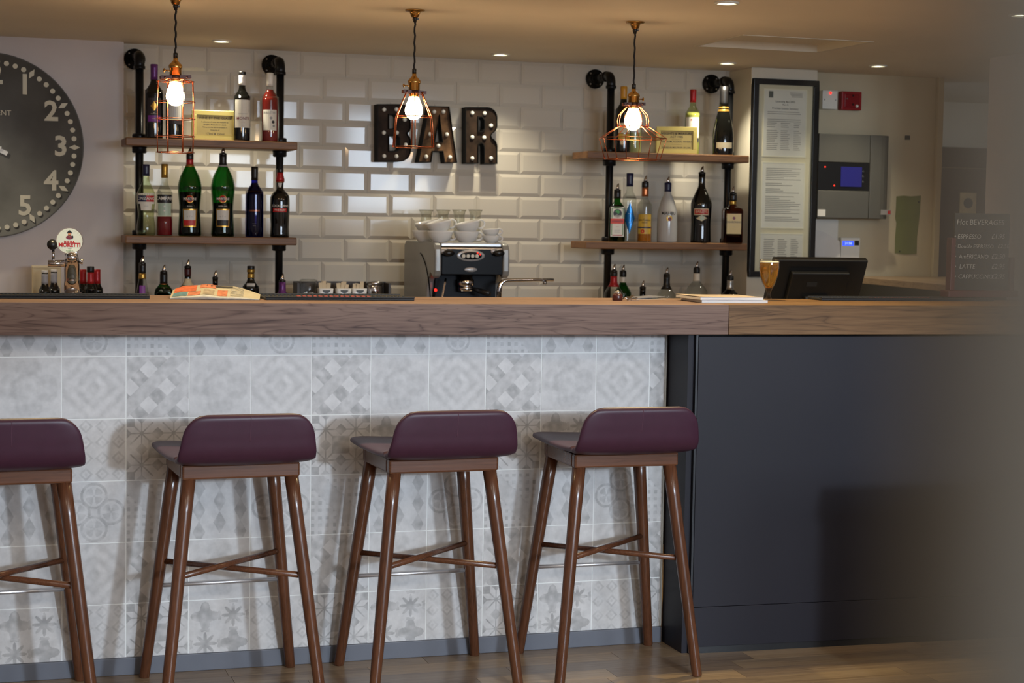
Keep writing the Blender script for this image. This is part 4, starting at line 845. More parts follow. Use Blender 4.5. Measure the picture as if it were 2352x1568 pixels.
brass_sign(1555, 94, 63, (('WEIGHTS & MEASURES', 0.87, 7.6), ('ACT 1985', 0.70, 7), ('------------------', 0.57, 4), ('GIN, RUM, VODKA, WHISKY', 0.44, 5.6), ('------------------', 0.30, 4), ('SERVED IN MULTIPLES OF 25ML', 0.12, 4.8)), 'brass framed sign headed WEIGHTS & MEASURES ACT on the right shelf', 4, 7.215)

# ------------------------------------------------------------------ framed licence
zt, zb2 = at(1797, 182, 7.235).z, at(1793, 636, 7.235).z; fx0, fx1 = 3.416, 3.743
lf = thing('framed_licence', 'tall black picture frame with three printed documents on the white pilaster', 'picture frame', ((fx0+fx1)/2, 7.2545, zb2)); W, H = fx1-fx0, zt-zb2
b = MB(); f = 0.026
for a, c in (((-W/2, 0), (W/2, f)), ((-W/2, H-f), (W/2, H)), ((-W/2, f), (-W/2+f, H-f)), ((W/2-f, f), (W/2, H-f))): b.b2((a[0], -0.026, a[1]), (c[0], 0, c[1]))
b.build('frame', mat('black_frame', (14, 14, 14), 0.3), lf, 0.002)
MB().b2((-W/2+f-0.002, -0.012, f-0.002), (W/2-f+0.002, -0.004, H-f+0.002)).build('mount_board', mat('cream_mount', (216, 206, 178), 0.7), lf)
zz = lambda y: at(1797, y, 7.24).z-zb2
for i, (y0, y1) in enumerate(((207, 358), (375, 522), (538, 618))):
    z0, z1 = zz(y1), zz(y0); w2 = 0.104
    d = MB().b2((-w2, -0.0135, z0), (w2, -0.0125, z1)).build('document', PAPER, lf)
    bv = MB()
    for a, c in (((-w2-.005, z0-.005), (w2+.005, z0)), ((-w2-.005, z1), (w2+.005, z1+.005)), ((-w2-.005, z0), (-w2, z1)), ((w2, z0), (w2+.005, z1))): bv.b2((a[0], -0.0142, a[1]), (c[0], -0.0122, c[1]))
    bv.build('bevel_edge', mat('mount_bevel', (230, 224, 204), 0.7), lf)
    t = MB(); z = z1-(0.10 if i == 0 else 0.025)
    while z > z0+0.02:
        if random.random() > 0.12:
            if i != 1 and z < z1-0.15 or i == 2:
                for a, c in ((-0.09, -0.03), (-0.02, 0.03), (0.045, 0.085)): t.b2((a, -0.0139, z), (c-random.random()*0.02, -0.0137, z+0.0028))
            else: t.b2((-0.088, -0.0139, z), (0.088-random.random()**2*0.12, -0.0137, z+0.0026))
        z -= 0.0085
    t = t.build('printed_lines', GREYINK, d); t['kind'] = 'stuff'
    if i == 0:
        flat_text('Licensing Act 2003', 0.013, 'lettering', INK, d, (0, -0.0142, z1-0.052)); flat_text('Part A', 0.011, 'lettering', INK, d, (0, -0.0142, z1-0.066)); flat_text('Premises Licence Summary', 0.012, 'lettering', INK, d, (0, -0.0142, z1-0.083))
        MB().b2((-0.083, -0.0142, z1-0.035), (-0.062, -0.0136, z1-0.006)).build('council_crest', mat('crest_grey', (86, 90, 86), 0.7), d); b = MB()
        for k in range(4): b.b2((0.02+k*0.004, -0.0142, z1-0.012-k*0.006), (0.085, -0.0136, z1-0.0095-k*0.006))
        b.build('address_lines', GREYINK, d)
MB().b2((-W/2+f-0.001, -0.0195, f-0.001), (W/2-f+0.001, -0.0175, H-f+0.001)).build('glass_pane', glass('picture_glass', (0.97, 0.98, 0.97)), lf)

# ------------------------------------------------------------------ alcove wall fittings
AW = 7.3495
def wallbox(name, x0, y0, x1, y1, d, m, label, cat, bev=0.004, grp=None):
    a, c = at(x0, y1, AW-d), at(x1, y0, AW-d); t = thing(name, label, cat, ((a.x+c.x)/2, AW, (a.z+c.z)/2), 0, grp)
    w_, h_ = c.x-a.x, c.z-a.z; MB().b2((-w_/2, -d, -h_/2), (w_/2, 0, h_/2)).build('casing', m, t, bev); return t, w_, h_
LED = mat('red_led', (255, 40, 30), 0.3, emit=(255, 40, 30), es=2.2)
t, w_, h_ = wallbox('alarm_switch', 1889, 208, 1925, 250, 0.035, WHITEP, 'white square wall box with a small red light in the alcove', 'alarm')
MB().sphere((0, -0.0355, h_*0.36), 0.006, 10, 6).build('indicator_light', LED, t)
for sx in (-1, 1): MB().sphere((sx*w_*0.36, -0.035, 0), 0.0035, 8, 6).build('screw', STEEL, t)
t, w_, h_ = wallbox('fire_call_point', 1933, 211, 1980, 252, 0.04, mat('fire_red', (140, 12, 20), 0.35), 'red square fire alarm box in the alcove', 'alarm')
MB().b2((-w_*0.36, -0.0425, -h_*0.36), (w_*0.36, -0.0402, h_*0.36)).build('front_plate', mat('fire_red2', (126, 10, 20), 0.3), t, 0.002)
for x, z, r_, m in ((-0.25, 0.1, 0.004, STEEL), (0.25, -0.28, 0.008, WHITEP), (0.05, -0.2, 0.005, BLACK), (0.05, 0.28, 0.005, BLACK)): MB().sphere((x*w_, -0.043, z*h_), r_, 8, 6).build('screw', m, t)

FPY = 7.235; a = at(1873, 500, FPY); c = at(2057, 312, FPY); x0 = 3.753; x1 = c.x; z0, z1 = a.z, c.z
GREYC = mat('grey_casing', (92, 90, 82), 0.45, noise=0.03); ap = thing('alarm_control_unit', 'large grey wall control panel with a black strip and small blue screen', 'control panel', (x0, AW, z0)); H = z1-z0; W = x1-x0; D_ = AW-FPY
dv = at(1998, 400, FPY).x-x0; bz0, bz1 = at(1930, 437, FPY).z-z0, at(1930, 373, FPY).z-z0
MB().b2((0, -D_, bz1+0.001), (dv-0.0015, 0, H)).build('upper_cover', GREYC, ap, 0.003); MB().b2((0, -D_, 0), (dv-0.0015, 0, bz0-0.001)).build('lower_cover', GREYC, ap, 0.003)
MB().b2((0, -D_+0.003, bz0), (dv-0.0015, 0, bz1)).build('display_strip', BLACK, ap)
b = MB(); pf = [(dv+0.0015, 0), (dv+0.0015, -D_)]+[(W-0.06+0.06*math.sin(R(q)), -D_+0.06*(1-math.cos(R(q)))) for q in (0, 18, 36, 54, 72, 90)]+[(W, 0)]
b.prism(pf, 0, H, lambda p, q, d: Vector((p, q, d)))
b.v = [(v[0]-(0.10*((v[2]/H-0.5)**2)*0.5*W*2 if v[0] > dv+0.05 else 0), v[1], v[2]) for v in b.v]; b.build('side_cover', GREYC, ap, 0.002)
s0, s1 = at(1931, 428, FPY), at(1980, 384, FPY)
MB().b2((s0.x-x0, -D_-0.0005, s0.z-z0), (s1.x-x0, -D_+0.004, s1.z-z0)).build('screen', mat('blue_screen', (30, 30, 90), 0.3, emit=(60, 58, 150), es=0.22), ap)
for i in range(3):
    v = at(1983, 394+12*i, FPY); MB().sphere((v.x-x0, -D_+0.003, v.z-z0), 0.006, 10, 6, (1, 0.5, 1)).build('button', mat('dark_button', (60, 62, 64), 0.4), ap)
for x, y in ((1896, 383), (1917, 426)): v = at(x, y, FPY); MB().sphere((v.x-x0, -D_+0.003, v.z-z0), 0.0035, 8, 6).build('indicator_light', mat('red_led_small', (255, 40, 30), 0.3, emit=(255, 50, 30), es=2), ap)
v0, v1 = at(1869, 496, FPY), at(1896, 481, FPY); MB().b2((max(v0.x-x0, 0.001), -D_-0.001, v0.z-z0), (v1.x-x0, -D_+0.0005, v1.z-z0)).build('paper_label', PAPER, ap)
v0, v1 = at(2023, 493, FPY), at(2047, 482, FPY); MB().b2((v0.x-x0, -D_-0.0012, v0.z-z0), (v1.x-x0, -D_+0.012, v1.z-z0)).build('badge', mat('badge_silver', (150, 146, 142), 0.4), ap)
MB().b2((v1.x-x0-0.018, -D_-0.0016, v0.z-z0+0.004), (v1.x-x0-0.004, -D_-0.0011, v1.z-z0-0.004)).build('badge_mark', P_RED, ap)

t, w_, h_ = wallbox('room_controller', 1931, 546, 1976, 592, 0.03, WHITEP, 'white wall controller with a lit blue display below the grey control panel', 'controller', 0.003)
MB().b2((-w_*0.42, -0.0308, h_*0.10), (w_*0.16, -0.0298, h_*0.34)).build('display', mat('lcd_blue', (40, 60, 220), 0.3, emit=(50, 80, 255), es=1.6), t); MB().b2((w_*0.2, -0.0308, h_*0.12), (w_*0.44, -0.0298, h_*0.36)).build('sensor_window', BLACK, t)
flat_text('21:56', 0.017, 'lettering', mat('lcd_text', (170, 190, 255), 0.4, emit=(170, 190, 255), es=1.5), t, (-w_*0.13, -0.0312, h_*0.22))
a, c = at(1872, 590, AW-0.012), at(1925, 504, AW-0.012)
nt_ = thing('pinned_papers', 'white sheets of paper pinned to the alcove wall below the grey panel', 'paper', ((a.x+c.x)/2, AW, (a.z+c.z)/2)); w_, h_ = c.x-a.x, c.z-a.z
MB().b2((-w_/2, -0.004, -h_/2), (w_/2+0.005, 0.0, h_/2)).build('back_sheet', PAPER, nt_)
b = MB(); n = 10; vs = []
for i in range(n+1):
    f = i/n; vs += [(-w_/2+f*w_*1.03, -0.008-0.03*f**2, -h_/2), (-w_/2+f*w_*1.03, -0.008-0.02*f**2, h_*0.22-h_*0.30*f**1.6)]
b.add(vs, [(2*i, 2*i+2, 2*i+3, 2*i+1) for i in range(n)], True); b.build('front_sheet', mat('paper_front', (214, 210, 204), 0.8), nt_)
v = at(2084, 316, AW); h = thing('cable_outlet', 'small black cable outlet high on the alcove wall', 'outlet', (v.x, AW, v.z)); MB().b2((-0.012, -0.006, -0.010), (0.012, 0, 0.010)).build('outlet_cover', BLACK, h)
MB().b2((-0.005, -0.008, -0.005), (0.004, -0.006, 0.006)).build('socket', mat('dark_brown', (50, 36, 26), 0.5), h)
TAPE = mat('green_patch', (112, 118, 74), 0.8, noise=0.08, nscale=12)
P_ = [(2059, 451), (2076, 449), (2092, 451), (2115, 449), (2113, 480), (2110, 512), (2106, 545), (2105, 583), (2080, 584), (2055, 581), (2056, 545), (2059, 512), (2056, 500), (2058, 478)]
pts = [at(x, y, AW) for x, y in P_]; m0 = sum(pts, Vector())/len(pts); gp = thing('green_patch', 'torn green patch stuck on the alcove wall to the right of the grey panel', 'patch', (m0.x, AW, m0.z))
b = MB(); b.prism([(p.x-m0.x, p.z-m0.z) for p in pts], -0.0022, -0.0002, lambda p, q, d: Vector((p, d, q))); b.build('patch', TAPE, gp)
for x, y in ((2110, 464), (2066, 577)): v = at(x, y, AW); MB().sphere((v.x-m0.x, -0.003, v.z-m0.z), 0.004, 8, 6).build('nail', BLACK, gp)
a, c = at(2207, 490, 8.64), at(2246, 443, 8.64); sg = thing('door_sign', 'square tan sign with a dark disc on the corridor door', 'sign', ((a.x+c.x)/2, 8.6545, (a.z+c.z)/2)); w_, h_ = c.x-a.x, c.z-a.z
MB().b2((-w_/2, -0.006, -h_/2), (w_/2, 0, h_/2)).build('plate', mat('tan_sign', (200, 172, 128), 0.5, noise=0.1, nscale=30), sg); v = MB().lathe([(w_*0.28, 0), (w_*0.28, 0.002)], 24, smooth=False)
MB().add([(p[0], -0.0062-p[2], p[1]*1.0) for p in v.v], v.f).build('disc', mat('sign_disc', (58, 62, 66), 0.5), sg)

# ------------------------------------------------------------------ coffee machine
MX0, MX1, MY0, MY1, MT = 1.838, 2.159, 6.865, 7.385, 0.347
cm = thing('coffee_machine', 'grey and steel espresso machine with cups stacked on top', 'coffee machine', ((MX0+MX1)/2, MY0, BCZ)); hw = (MX1-MX0)/2
SILVER = mat('silver_side_panel', (150, 150, 148), 0.35, metal=0.4); MBK = mat('machine_black', (10, 10, 13), 0.3, spec=0.12)
mz = lambda y: at(1085, y, MY0).z-BCZ
sp = [(0.52, 0.012), (0.52, 0.33), (0.49, MT), (0.05, MT), (0.018, MT-0.008), (0.003, MT-0.03), (0.0, MT-0.06), (0.0, mz(622)), (0.008, mz(634)), (0.03, mz(640)), (0.07, mz(628)), (0.115, mz(650)), (0.16, 0.012)]
for sx in (-1, 1):
    b = MB(); xo = sx*hw; xi = sx*(hw-0.03); b.prism(sp, min(xo, xi), max(xo, xi), lambda p, q, d: Vector((d, p, q))); b.build('side_panel', SILVER, cm, 0.008, 3)
b = MB(); b.tube([(-hw-0.0008, 0.27+0.22*math.cos(R(q)), 0.03+0.27*math.sin(R(q))) for q in range(100, 182, 8)], 0.003, 6); b.build('side_trim', MBK, cm)
ix = hw-0.0305
MB().b2((-ix, 0.02, MT-0.02), (ix, 0.515, MT-0.003)).build('cup_tray', STEEL, cm, 0.004)
b = MB(); pf = [(0.012, mz(571)), (0.008, MT-0.045), (0.016, MT-0.022), (0.05, MT-0.0205), (0.05, mz(571))]; b.prism(pf, -ix, ix, lambda p, q, d: Vector((d, p, q))); b.build('steel_fascia', STEEL, cm)
MB().b2((-ix, 0.006, mz(631)), (ix, 0.06, mz(572))).build('control_panel', MBK, cm, 0.003)
MB().b2((-ix, 0.10, 0.03), (ix, 0.50, MT-0.021)).build('boiler_housing', mat('machine_navy', (10, 12, 20), 0.45, spec=0.15), cm)
MB().b2((-ix, 0.02, 0.003), (ix, 0.50, 0.0295)).build('drip_tray', STEEL, cm, 0.003)
def oval(px, py, rx, rz, y0, y1, m, name, par=cm):
    v = at(px, py, MY0+y0); v0 = v-Vector(cm.location); l = MB().lathe([(1, 0), (1, 0.6), (0.93, 1), (0.001, 1)], 28)
    return MB().add([(v0.x+p[0]*rx, y0-p[2]*(y0-y1), v0.z+p[1]*rz) for p in l.v], l.f, True).build(name, m, par)
sv = mat('silver_plastic', (176, 178, 182), 0.3, metal=0.4)
oval(1081, 587, 0.060, 0.0235, 0.0058, 0.002, sv, 'control_bezel'); oval(1082, 587, 0.047, 0.0155, 0.0018, 0.0004, MBK, 'button_plate')
for i in range(4): oval(1065+i*10.3, 588, 0.0078, 0.0078, 0.0002, -0.002, WHITEP, 'button')
for x, y in ((1097, 581), (1103, 584)): oval(x, y, 0.003, 0.003, 0.0, -0.002, LED, 'indicator_light')
oval(1081, 619, 0.027, 0.0095, 0.0058, 0.003, sv, 'badge')
v = at(1082, 619, MY0)-Vector(cm.location); flat_text('S S', 0.012, 'badge_mark', WHITE, cm, (v.x, 0.0022, v.z), shear=0.3, bold=0.0004)
for x in (1020, 1135):
    oval(x, 577, 0.016, 0.011, 0.0058, 0.0, sv, 'knob_ring'); oval(x+9, 581, 0.023, 0.0135, -0.0002, -0.024, BLACK, 'steam_knob')
gz = mz(641); gx = at(1070, 645, MY0+0.06).x-cm.location.x
MB().lathe([(0.030, gz-0.03), (0.034, gz-0.026), (0.034, gz-0.004), (0.027, gz), (0.027, gz+0.03)], 24, (gx, 0.06, 0)).build('group_head', CHROME, cm)
MB().lathe([(0.012, gz-0.055), (0.030, gz-0.05), (0.031, gz-0.031)], 22, (gx, 0.06, 0)).build('filter_basket', CHROME, cm)
MB().tube([(gx+0.03, 0.05, gz-0.042), (gx+0.05, 0.0, gz-0.050), (gx+0.075, -0.035, gz-0.058)], [0.008, 0.0115, 0.010], 12).build('filter_handle', BLACK, cm)
MB().tube([(-hw+0.055, 0.03, mz(641)), (-hw+0.05, 0.02, mz(650)), (-hw+0.03, -0.005, mz(690)), (-hw+0.02, -0.012, 0.05)], 0.0045, 8).build('steam_wand', CHROME, cm)
v = at(1001, 666, MY0+0.09)-Vector(cm.location); MB().sphere((v.x, 0.094, v.z), 0.0065, 10, 8).build('indicator_light', LED, cm)
CT = BCZ+MT-0.0028
def cup(x, Y, zb, r, h, tilt, hand, label, grp, rz=0.0):
    t = thing('coffee_cup', label, 'cup', (x, Y, zb), 0, grp); t.rotation_euler = (0, R(tilt), R(rz))
    MB().lathe([(r*0.5, 0.0), (r*0.54, 0.003), (r*0.72, h*0.22), (r*0.9, h*0.55), (r*0.98, h*0.85), (r, h), (r*0.955, h-0.001), (r*0.86, h*0.55), (r*0.66, h*0.24), (0.001, h*0.14)], 28).build('bowl', WHITE, t)
    MB().tube([(r*0.86, 0, h*0.92)]+[(r*0.96+hand*math.sin(R(q)), 0, h*0.57+h*0.37*math.cos(R(q))) for q in range(20, 180, 20)]+[(r*0.80, 0, h*0.2)], 0.0038, 8).build('handle', WHITE, t)
    return t
g = 'white cups on the coffee machine'; Yc = 6.985
for px, Y, tl, row, lb in ((1011, Yc, 0, 0, 'wide white coffee cup under a tilted one, left front on the coffee machine'), (1071, Yc, 0, 0, 'wide white coffee cup under a tilted one, second along the machine front'), (976, 7.10, 0, 0, 'wide white coffee cup at the left back of the coffee machine'),
                       (1012, Yc, -13, 1, 'white coffee cup tilted on top of the left front cup'), (1078, Yc, -13, 1, 'white coffee cup tilted on top of the second front cup'), (986, 7.10, -13, 1, 'white coffee cup tilted on the left back cup')):
    v = at(px, 540, Y); cup(v.x, Y, CT+(0.0395 if row else 0.0), 0.054, 0.048, tl, 0.022, lb, g, 8 if row == 0 else 2)
for k, lb in enumerate(('small espresso cup at the right of the coffee machine top', 'small espresso cup stacked on the other at the right of the machine top')):
    v = at(1128+k*0, 540, Yc); cup(v.x, Yc, CT+k*0.0275, 0.037, 0.031, 0 if k == 0 else -4, 0.016, lb, g, 6)
for px, lb in ((979, 'clear latte glass behind the cups, leftmost of four'), (1018, 'clear latte glass behind the cups, second of four from the left'), (1055, 'clear latte glass behind the cups, third of four from the left'), (1092, 'clear latte glass behind the cups, rightmost of four')):
    Y = 7.235; v = at(px, 482, Y); h = v.z-CT; t = thing('latte_glass', lb, 'glass', (v.x, Y, CT), 0, 'latte glasses on the coffee machine')
    MB().lathe([(0.026, 0.0004), (0.028, 0.004), (0.018, 0.010), (0.016, 0.018), (0.022, 0.03), (0.025, h*0.55), (0.0235, h*0.80), (0.0265, h*0.94), (0.032, h), (0.0305, h), (0.025, h*0.93), (0.0215, h*0.79), (0.0225, h*0.55), (0.018, 0.032), (0.001, 0.03)], 24).build('glass_body', glass('latte_clear', (0.92, 0.925, 0.90)), t)
    MB().tube([(0.0312*math.cos(R(q)), 0.0312*math.sin(R(q)), h-0.0004) for q in range(0, 360, 15)], 0.0013, 6, closed=True).build('rim', glass('latte_rim', (0.55, 0.56, 0.53)), t)

# ------------------------------------------------------------------ sink tap
v = at(1146, 676, 6.84); e = at(1271, 643, 6.84)
tp = thing('sink_tap', 'chrome sink tap with a long level spout in front of the coffee machine', 'tap', (v.x, 6.838, BCZ)); zt = at(1150, 642, 6.84).z-BCZ; L = e.x-v.x
MB().lathe([(0.024, 0), (0.024, 0.006), (0.017, 0.010), (0.0135, 0.014), (0.0135, 0.06)], 18).build('tap_base', CHROME, tp)
MB().tube([(0, 0, 0.0605), (0, 0, zt-0.045), (0.004, 0, zt-0.022), (0.016, 0, zt-0.008), (0.034, 0, zt-0.002), (L*0.6, 0, zt), (L, 0, zt+0.0005)], [0.0115, 0.011, 0.0105, 0.009, 0.008, 0.0068, 0.0066], 12).build('spout', CHROME, tp)
MB().tube([(L-0.038, 0, zt-0.006), (L-0.038, 0, zt-0.018)], 0.008, 12).build('nozzle', STEEL, tp)

# ------------------------------------------------------------------ condiment tray
a, c = at(674, 645, 7.30), at(886, 645, 7.30)
ty = thing('condiment_tray', 'dark wooden condiment tray on the back counter, left of the coffee machine', 'tray', ((a.x+c.x)/2, 7.26, BCZ)); W = c.x-a.x; hb = at(780, 646, 7.30).z-BCZ
TW = mat('dark_tray_wood', (52, 42, 36), 0.5, noise=0.1)
MB().b2((-W/2, -0.11, 0.0), (W/2, 0.05, 0.10)).build('tray_base', TW, ty); MB().b2((-W/2, 0.04, 0.1005), (W/2, 0.05, hb)).build('back_board', TW, ty); MB().b2((W/2-0.008, -0.05, 0.1005), (W/2, 0.0395, hb-0.004)).build('end_board', TW, ty); MB().b2((-W/2, -0.05, 0.1005), (-W/2+0.008, 0.0395, hb-0.004)).build('end_board', TW, ty)
tz = BCZ+0.1005; Yt = 7.205
v = at(708, 660, Yt); j = thing('glass_jar', 'clear glass jar of sugar cubes at the left end of the condiment tray', 'jar', (v.x, Yt, tz)); h = at(708, 641, Yt).z-tz
MB().lathe([(0.030, 0.0005), (0.034, 0.004), (0.035, 0.03), (0.035, h-0.014), (0.032, h-0.010)], 24).build('glass_body', G_THIN, j); MB().lathe([(0.034, h-0.0095), (0.036, h-0.006), (0.036, h-0.002), (0.03, h), (0.028, h-0.004), (0.001, h-0.004)], 24).build('lid', glass('lid_glass', (0.85, 0.86, 0.84)), j)
b = MB()
for k in range(16): b.box((random.uniform(-0.018, 0.018), random.uniform(-0.018, 0.018), 0.008+random.uniform(0, 0.012)), (0.009, 0.009, 0.009), Matrix.Rotation(random.random()*3, 3, 'Z') @ Matrix.Rotation(random.random(), 3, 'X'))
b.build('sugar_cubes', WHITE, j)['kind'] = 'stuff'
for px, lb in ((747, 'small white sachet pot beside the sugar jar'), (788, 'small white sachet pot in the middle of the tray'), (824, 'small white sachet pot beside the steel sugar shaker')):
    v = at(px, 665, Yt-0.02); h = at(px, 662, Yt-0.02).z-tz; t = thing('sachet_pot', lb, 'pot', (v.x, Yt-0.02, tz), 0, 'sachet pots on the condiment tray')
    b = MB().lathe([(0.024, 0.0005, 6, .8), (0.030, h*0.4, 6, .8), (0.032, h, 6, .8), (0.029, h, 6, .8), (0.026, 0.006, 6, .8), (0.001, 0.005, 6, .8)], 28, shape=True); b.build('pot', WHITE, t)
    v2 = MB().lathe([(0.017, 0)], 14); MB().add([(p[0], -0.0262, h-0.006+min(0, p[1])*0.8) for p in v2.v], [tuple(range(14))]).build('cut_out_shade', mat('pot_shadow', (70, 72, 70), 0.5), t)  # flat dark half disc paints the shade inside the pot's opening
    for k in range(5): MB().box((-0.018+k*0.008, 0.004+0.004*(k % 2), h-0.004+random.uniform(-0.006, 0.010)), (0.016, 0.0022, 0.05), Matrix.Rotation(random.uniform(-0.2, 0.2), 3, 'Y')).build('sachet', mat('sachet_paper', (212, 192, 158), 0.7), t)
v = at(860, 660, Yt); h = at(860, 645, Yt).z-tz; t = thing('sugar_shaker', 'round steel pot with a lid at the right end of the condiment tray', 'pot', (v.x, Yt, tz))
MB().lathe([(0.032, 0.0005), (0.034, 0.004), (0.034, h-0.02), (0.033, h-0.018)], 26).build('steel_body', CHROME, t); MB().lathe([(0.035, h-0.0175), (0.0355, h-0.006), (0.03, h-0.001), (0.001, h)], 26).build('lid', STEEL, t)
MB().tube([(0.0, -0.035, 0.014), (0.0, -0.045, 0.02), (0.0, -0.045, h-0.03), (0.0, -0.036, h-0.024)], 0.004, 8).build('handle', CHROME, t)
v0, v1 = at(80, 676, 7.22), at(101, 615, 7.22); bx = thing('cream_box', 'cream box on the back counter at the far left behind the small bottles', 'box', ((v0.x+v1.x)/2+0.03, 7.285, BCZ)); MB().b2((-0.055, -0.045, 0), (0.055, 0.05, v1.z-BCZ-0.001)).build('box', mat('cream_card', (206, 188, 150), 0.7), bx, 0.002)
MB().b2((-0.056, -0.046, v1.z-BCZ-0.0008), (0.056, 0.051, v1.z-BCZ+0.006)).build('box_lid', mat('cream_card_lid', (214, 196, 160), 0.7), bx, 0.001)

# ------------------------------------------------------------------ things standing on the bar
def matt(x0, x1, y0, y1, label, red=None):
    t = thing('bar_mat', label, 'bar mat', ((x0+x1)/2, (y0+y1)/2, TOPZ), math.atan(-0.044), 'black rubber bar mats on the worktop'); W, D = x1-x0, y1-y0
    MB().b2((-W/2, -D/2, 0), (W/2, D/2, 0.0075)).build('mat_base', RUBBER, t, 0.002)
    b = MB(); 
    for e in (-1, 1): b.b2((-W/2, e*D/2-0.004, 0.0075), (W/2, e*D/2+0.004, 0.0115))
    b.build('raised_rim', RUBBER, t, 0.001)
    b = MB(); nx = int(W/0.012)
    for i in range(nx):
        for j in range(3): b.box((-W/2+0.008+i*0.012, -D/2+0.018+j*(D-0.036)/2, 0.0085), (0.006, 0.006, 0.002))
    o = b.build('pimples', RUBBER, t); o['kind'] = 'stuff'
    if red:
        b = MB()
        for i in range(14): b.b2((red[0]+i*0.017, -0.012, 0.0075), (red[0]+i*0.017+0.011, 0.014, 0.0092))
        b.build('printed_name', mat('mat_red_print', (170, 66, 50), 0.6), t)
    return t
matt(-0.55, 0.545, yf(0)+0.22, yf(0)+0.355, 'long black rubber bar mat in front of the beer tap, leftmost', (-0.12,))
matt(0.890, 1.355, yf(1.1)+0.19, yf(1.1)+0.42, 'black rubber bar mat beside the newspaper, in front of the condiment tray', (-0.12,))
matt(2.80, 3.46, yf(3.1)+0.32, yf(3.1)+0.43, 'black rubber bar mat under the chalkboard stand', (-0.12,))

# beer tap
bp = at(165, 678, 5.545); tap = thing('beer_tap', 'chrome beer tap with a round white badge and black ball handle', 'beer tap', (bp.x, 5.545, TOPZ), -math.atan2(bp.x, 5.545)); s = mpp(bp)
Zt = lambda y: at(163, y, 5.545).z-TOPZ; Xt = lambda x: (x-165)*s
MB().lathe([(0.036, 0), (0.036, 0.006), (0.030, 0.010)], 26, (0, 0.02, 0)).build('foot', CHROME, tap)
z1 = Zt(606)
MB().tube([(0, 0.02, 0.0102), (0, 0.02, z1*0.5), (0, 0.016, z1*0.85), (0, 0.0, z1*1.12), (0, -0.018, z1*1.24), (0, -0.036, z1*1.22), (0, -0.044, z1*1.10)], [0.0235, 0.0238, 0.0242, 0.0225, 0.019, 0.016, 0.013], 24).build('column', CHROME, tap)
zz = Zt(605); MB().tube([(Xt(150), -0.005, zz), (Xt(128), -0.005, zz), (Xt(112), -0.005, zz)], [0.011, 0.0105, 0.010], 14).build('side_valve', CHROME, tap)
MB().tube([(Xt(182), -0.005, zz+0.008), (Xt(190), -0.005, zz+0.006)], [0.008, 0.009], 12).build('side_plug', CHROME, tap)
MB().tube([(Xt(124), -0.005, zz+0.008), (Xt(124), -0.005, Zt(574))], 0.0042, 10).build('handle_rod', CHROME, tap); MB().sphere((Xt(122), -0.005, Zt(562)), 0.0165, 18, 12).build('ball_handle', BLACK, tap)
zl = Zt(553); rl = 31*s; xl = Xt(160)
MB().tube([(xl, -0.002, z1*1.12), (xl, -0.002, zl-rl+0.003)], [0.012, 0.015], 14).build('badge_neck', CHROME, tap)
def disc(r, y0, y1, m, name, x=xl, z=None):
    v = MB().lathe([(r, 0), (r, 1), (0.001, 1)], 40, smooth=False); return MB().add([(x+p[0], y0-p[2]*(y0-y1), (zl if z is None else z)+p[1]) for p in v.v], v.f).build(name, m, tap)
disc(rl, 0.004, -0.010, CHROME, 'badge_ring'); disc(rl*0.93, -0.0102, -0.0112, mat('badge_white', (206, 214, 208), 0.3), 'badge_face')
yb = -0.0117
flat_text('BIRRA', 9.2*s, 'lettering', P_RED, tap, (xl, yb, zl-3*s), bold=0.0004); flat_text('MORETTI', 12.5*s, 'lettering', P_RED, tap, (xl, yb, zl-9.5*s), bold=0.0007, space=0.92)
def ell(cx, cz, rx, rz, m, name, dy=0.0):
    b = MB(); b.add([(xl+(cx+rx*math.cos(R(q)))*s, yb-dy, zl+(cz+rz*math.sin(R(q)))*s) for q in range(0, 360, 24)], [tuple(range(15))]); return plain(b, name, m, tap)
ell(0, 8, 8, 4.6, P_MAROON, 'emblem_coat'); ell(0, 15, 3.6, 4.4, mat('emblem_skin', (190, 130, 100), 0.6), 'emblem_face', 0.0002); ell(0, 19.5, 6.5, 1.5, P_BLACK, 'emblem_hat', 0.0004); ell(0, 21.4, 3.8, 2.6, P_BLACK, 'emblem_hat', 0.0004); ell(0, 13, 2.8, 1.0, P_BLACK, 'emblem_moustache', 0.0004); ell(6.5, 9, 2.2, 3.4, P_BLACK, 'emblem_glass', 0.0004)
for i, sx in enumerate(range(-16, 17, 4)): a = R(90-sx*3.6); flat_text('-', 4.5*s, 'rim_lettering', P_GREEN, tap, (xl+26*s*math.cos(a), yb, zl+25*s*math.sin(a)))
flat_text('1859', 4.5*s, 'lettering', INK, tap, (xl, yb, zl-17.5*s)); flat_text('PREMIUM', 4*s, 'lettering', P_GREEN, tap, (xl, yb, zl-23*s))

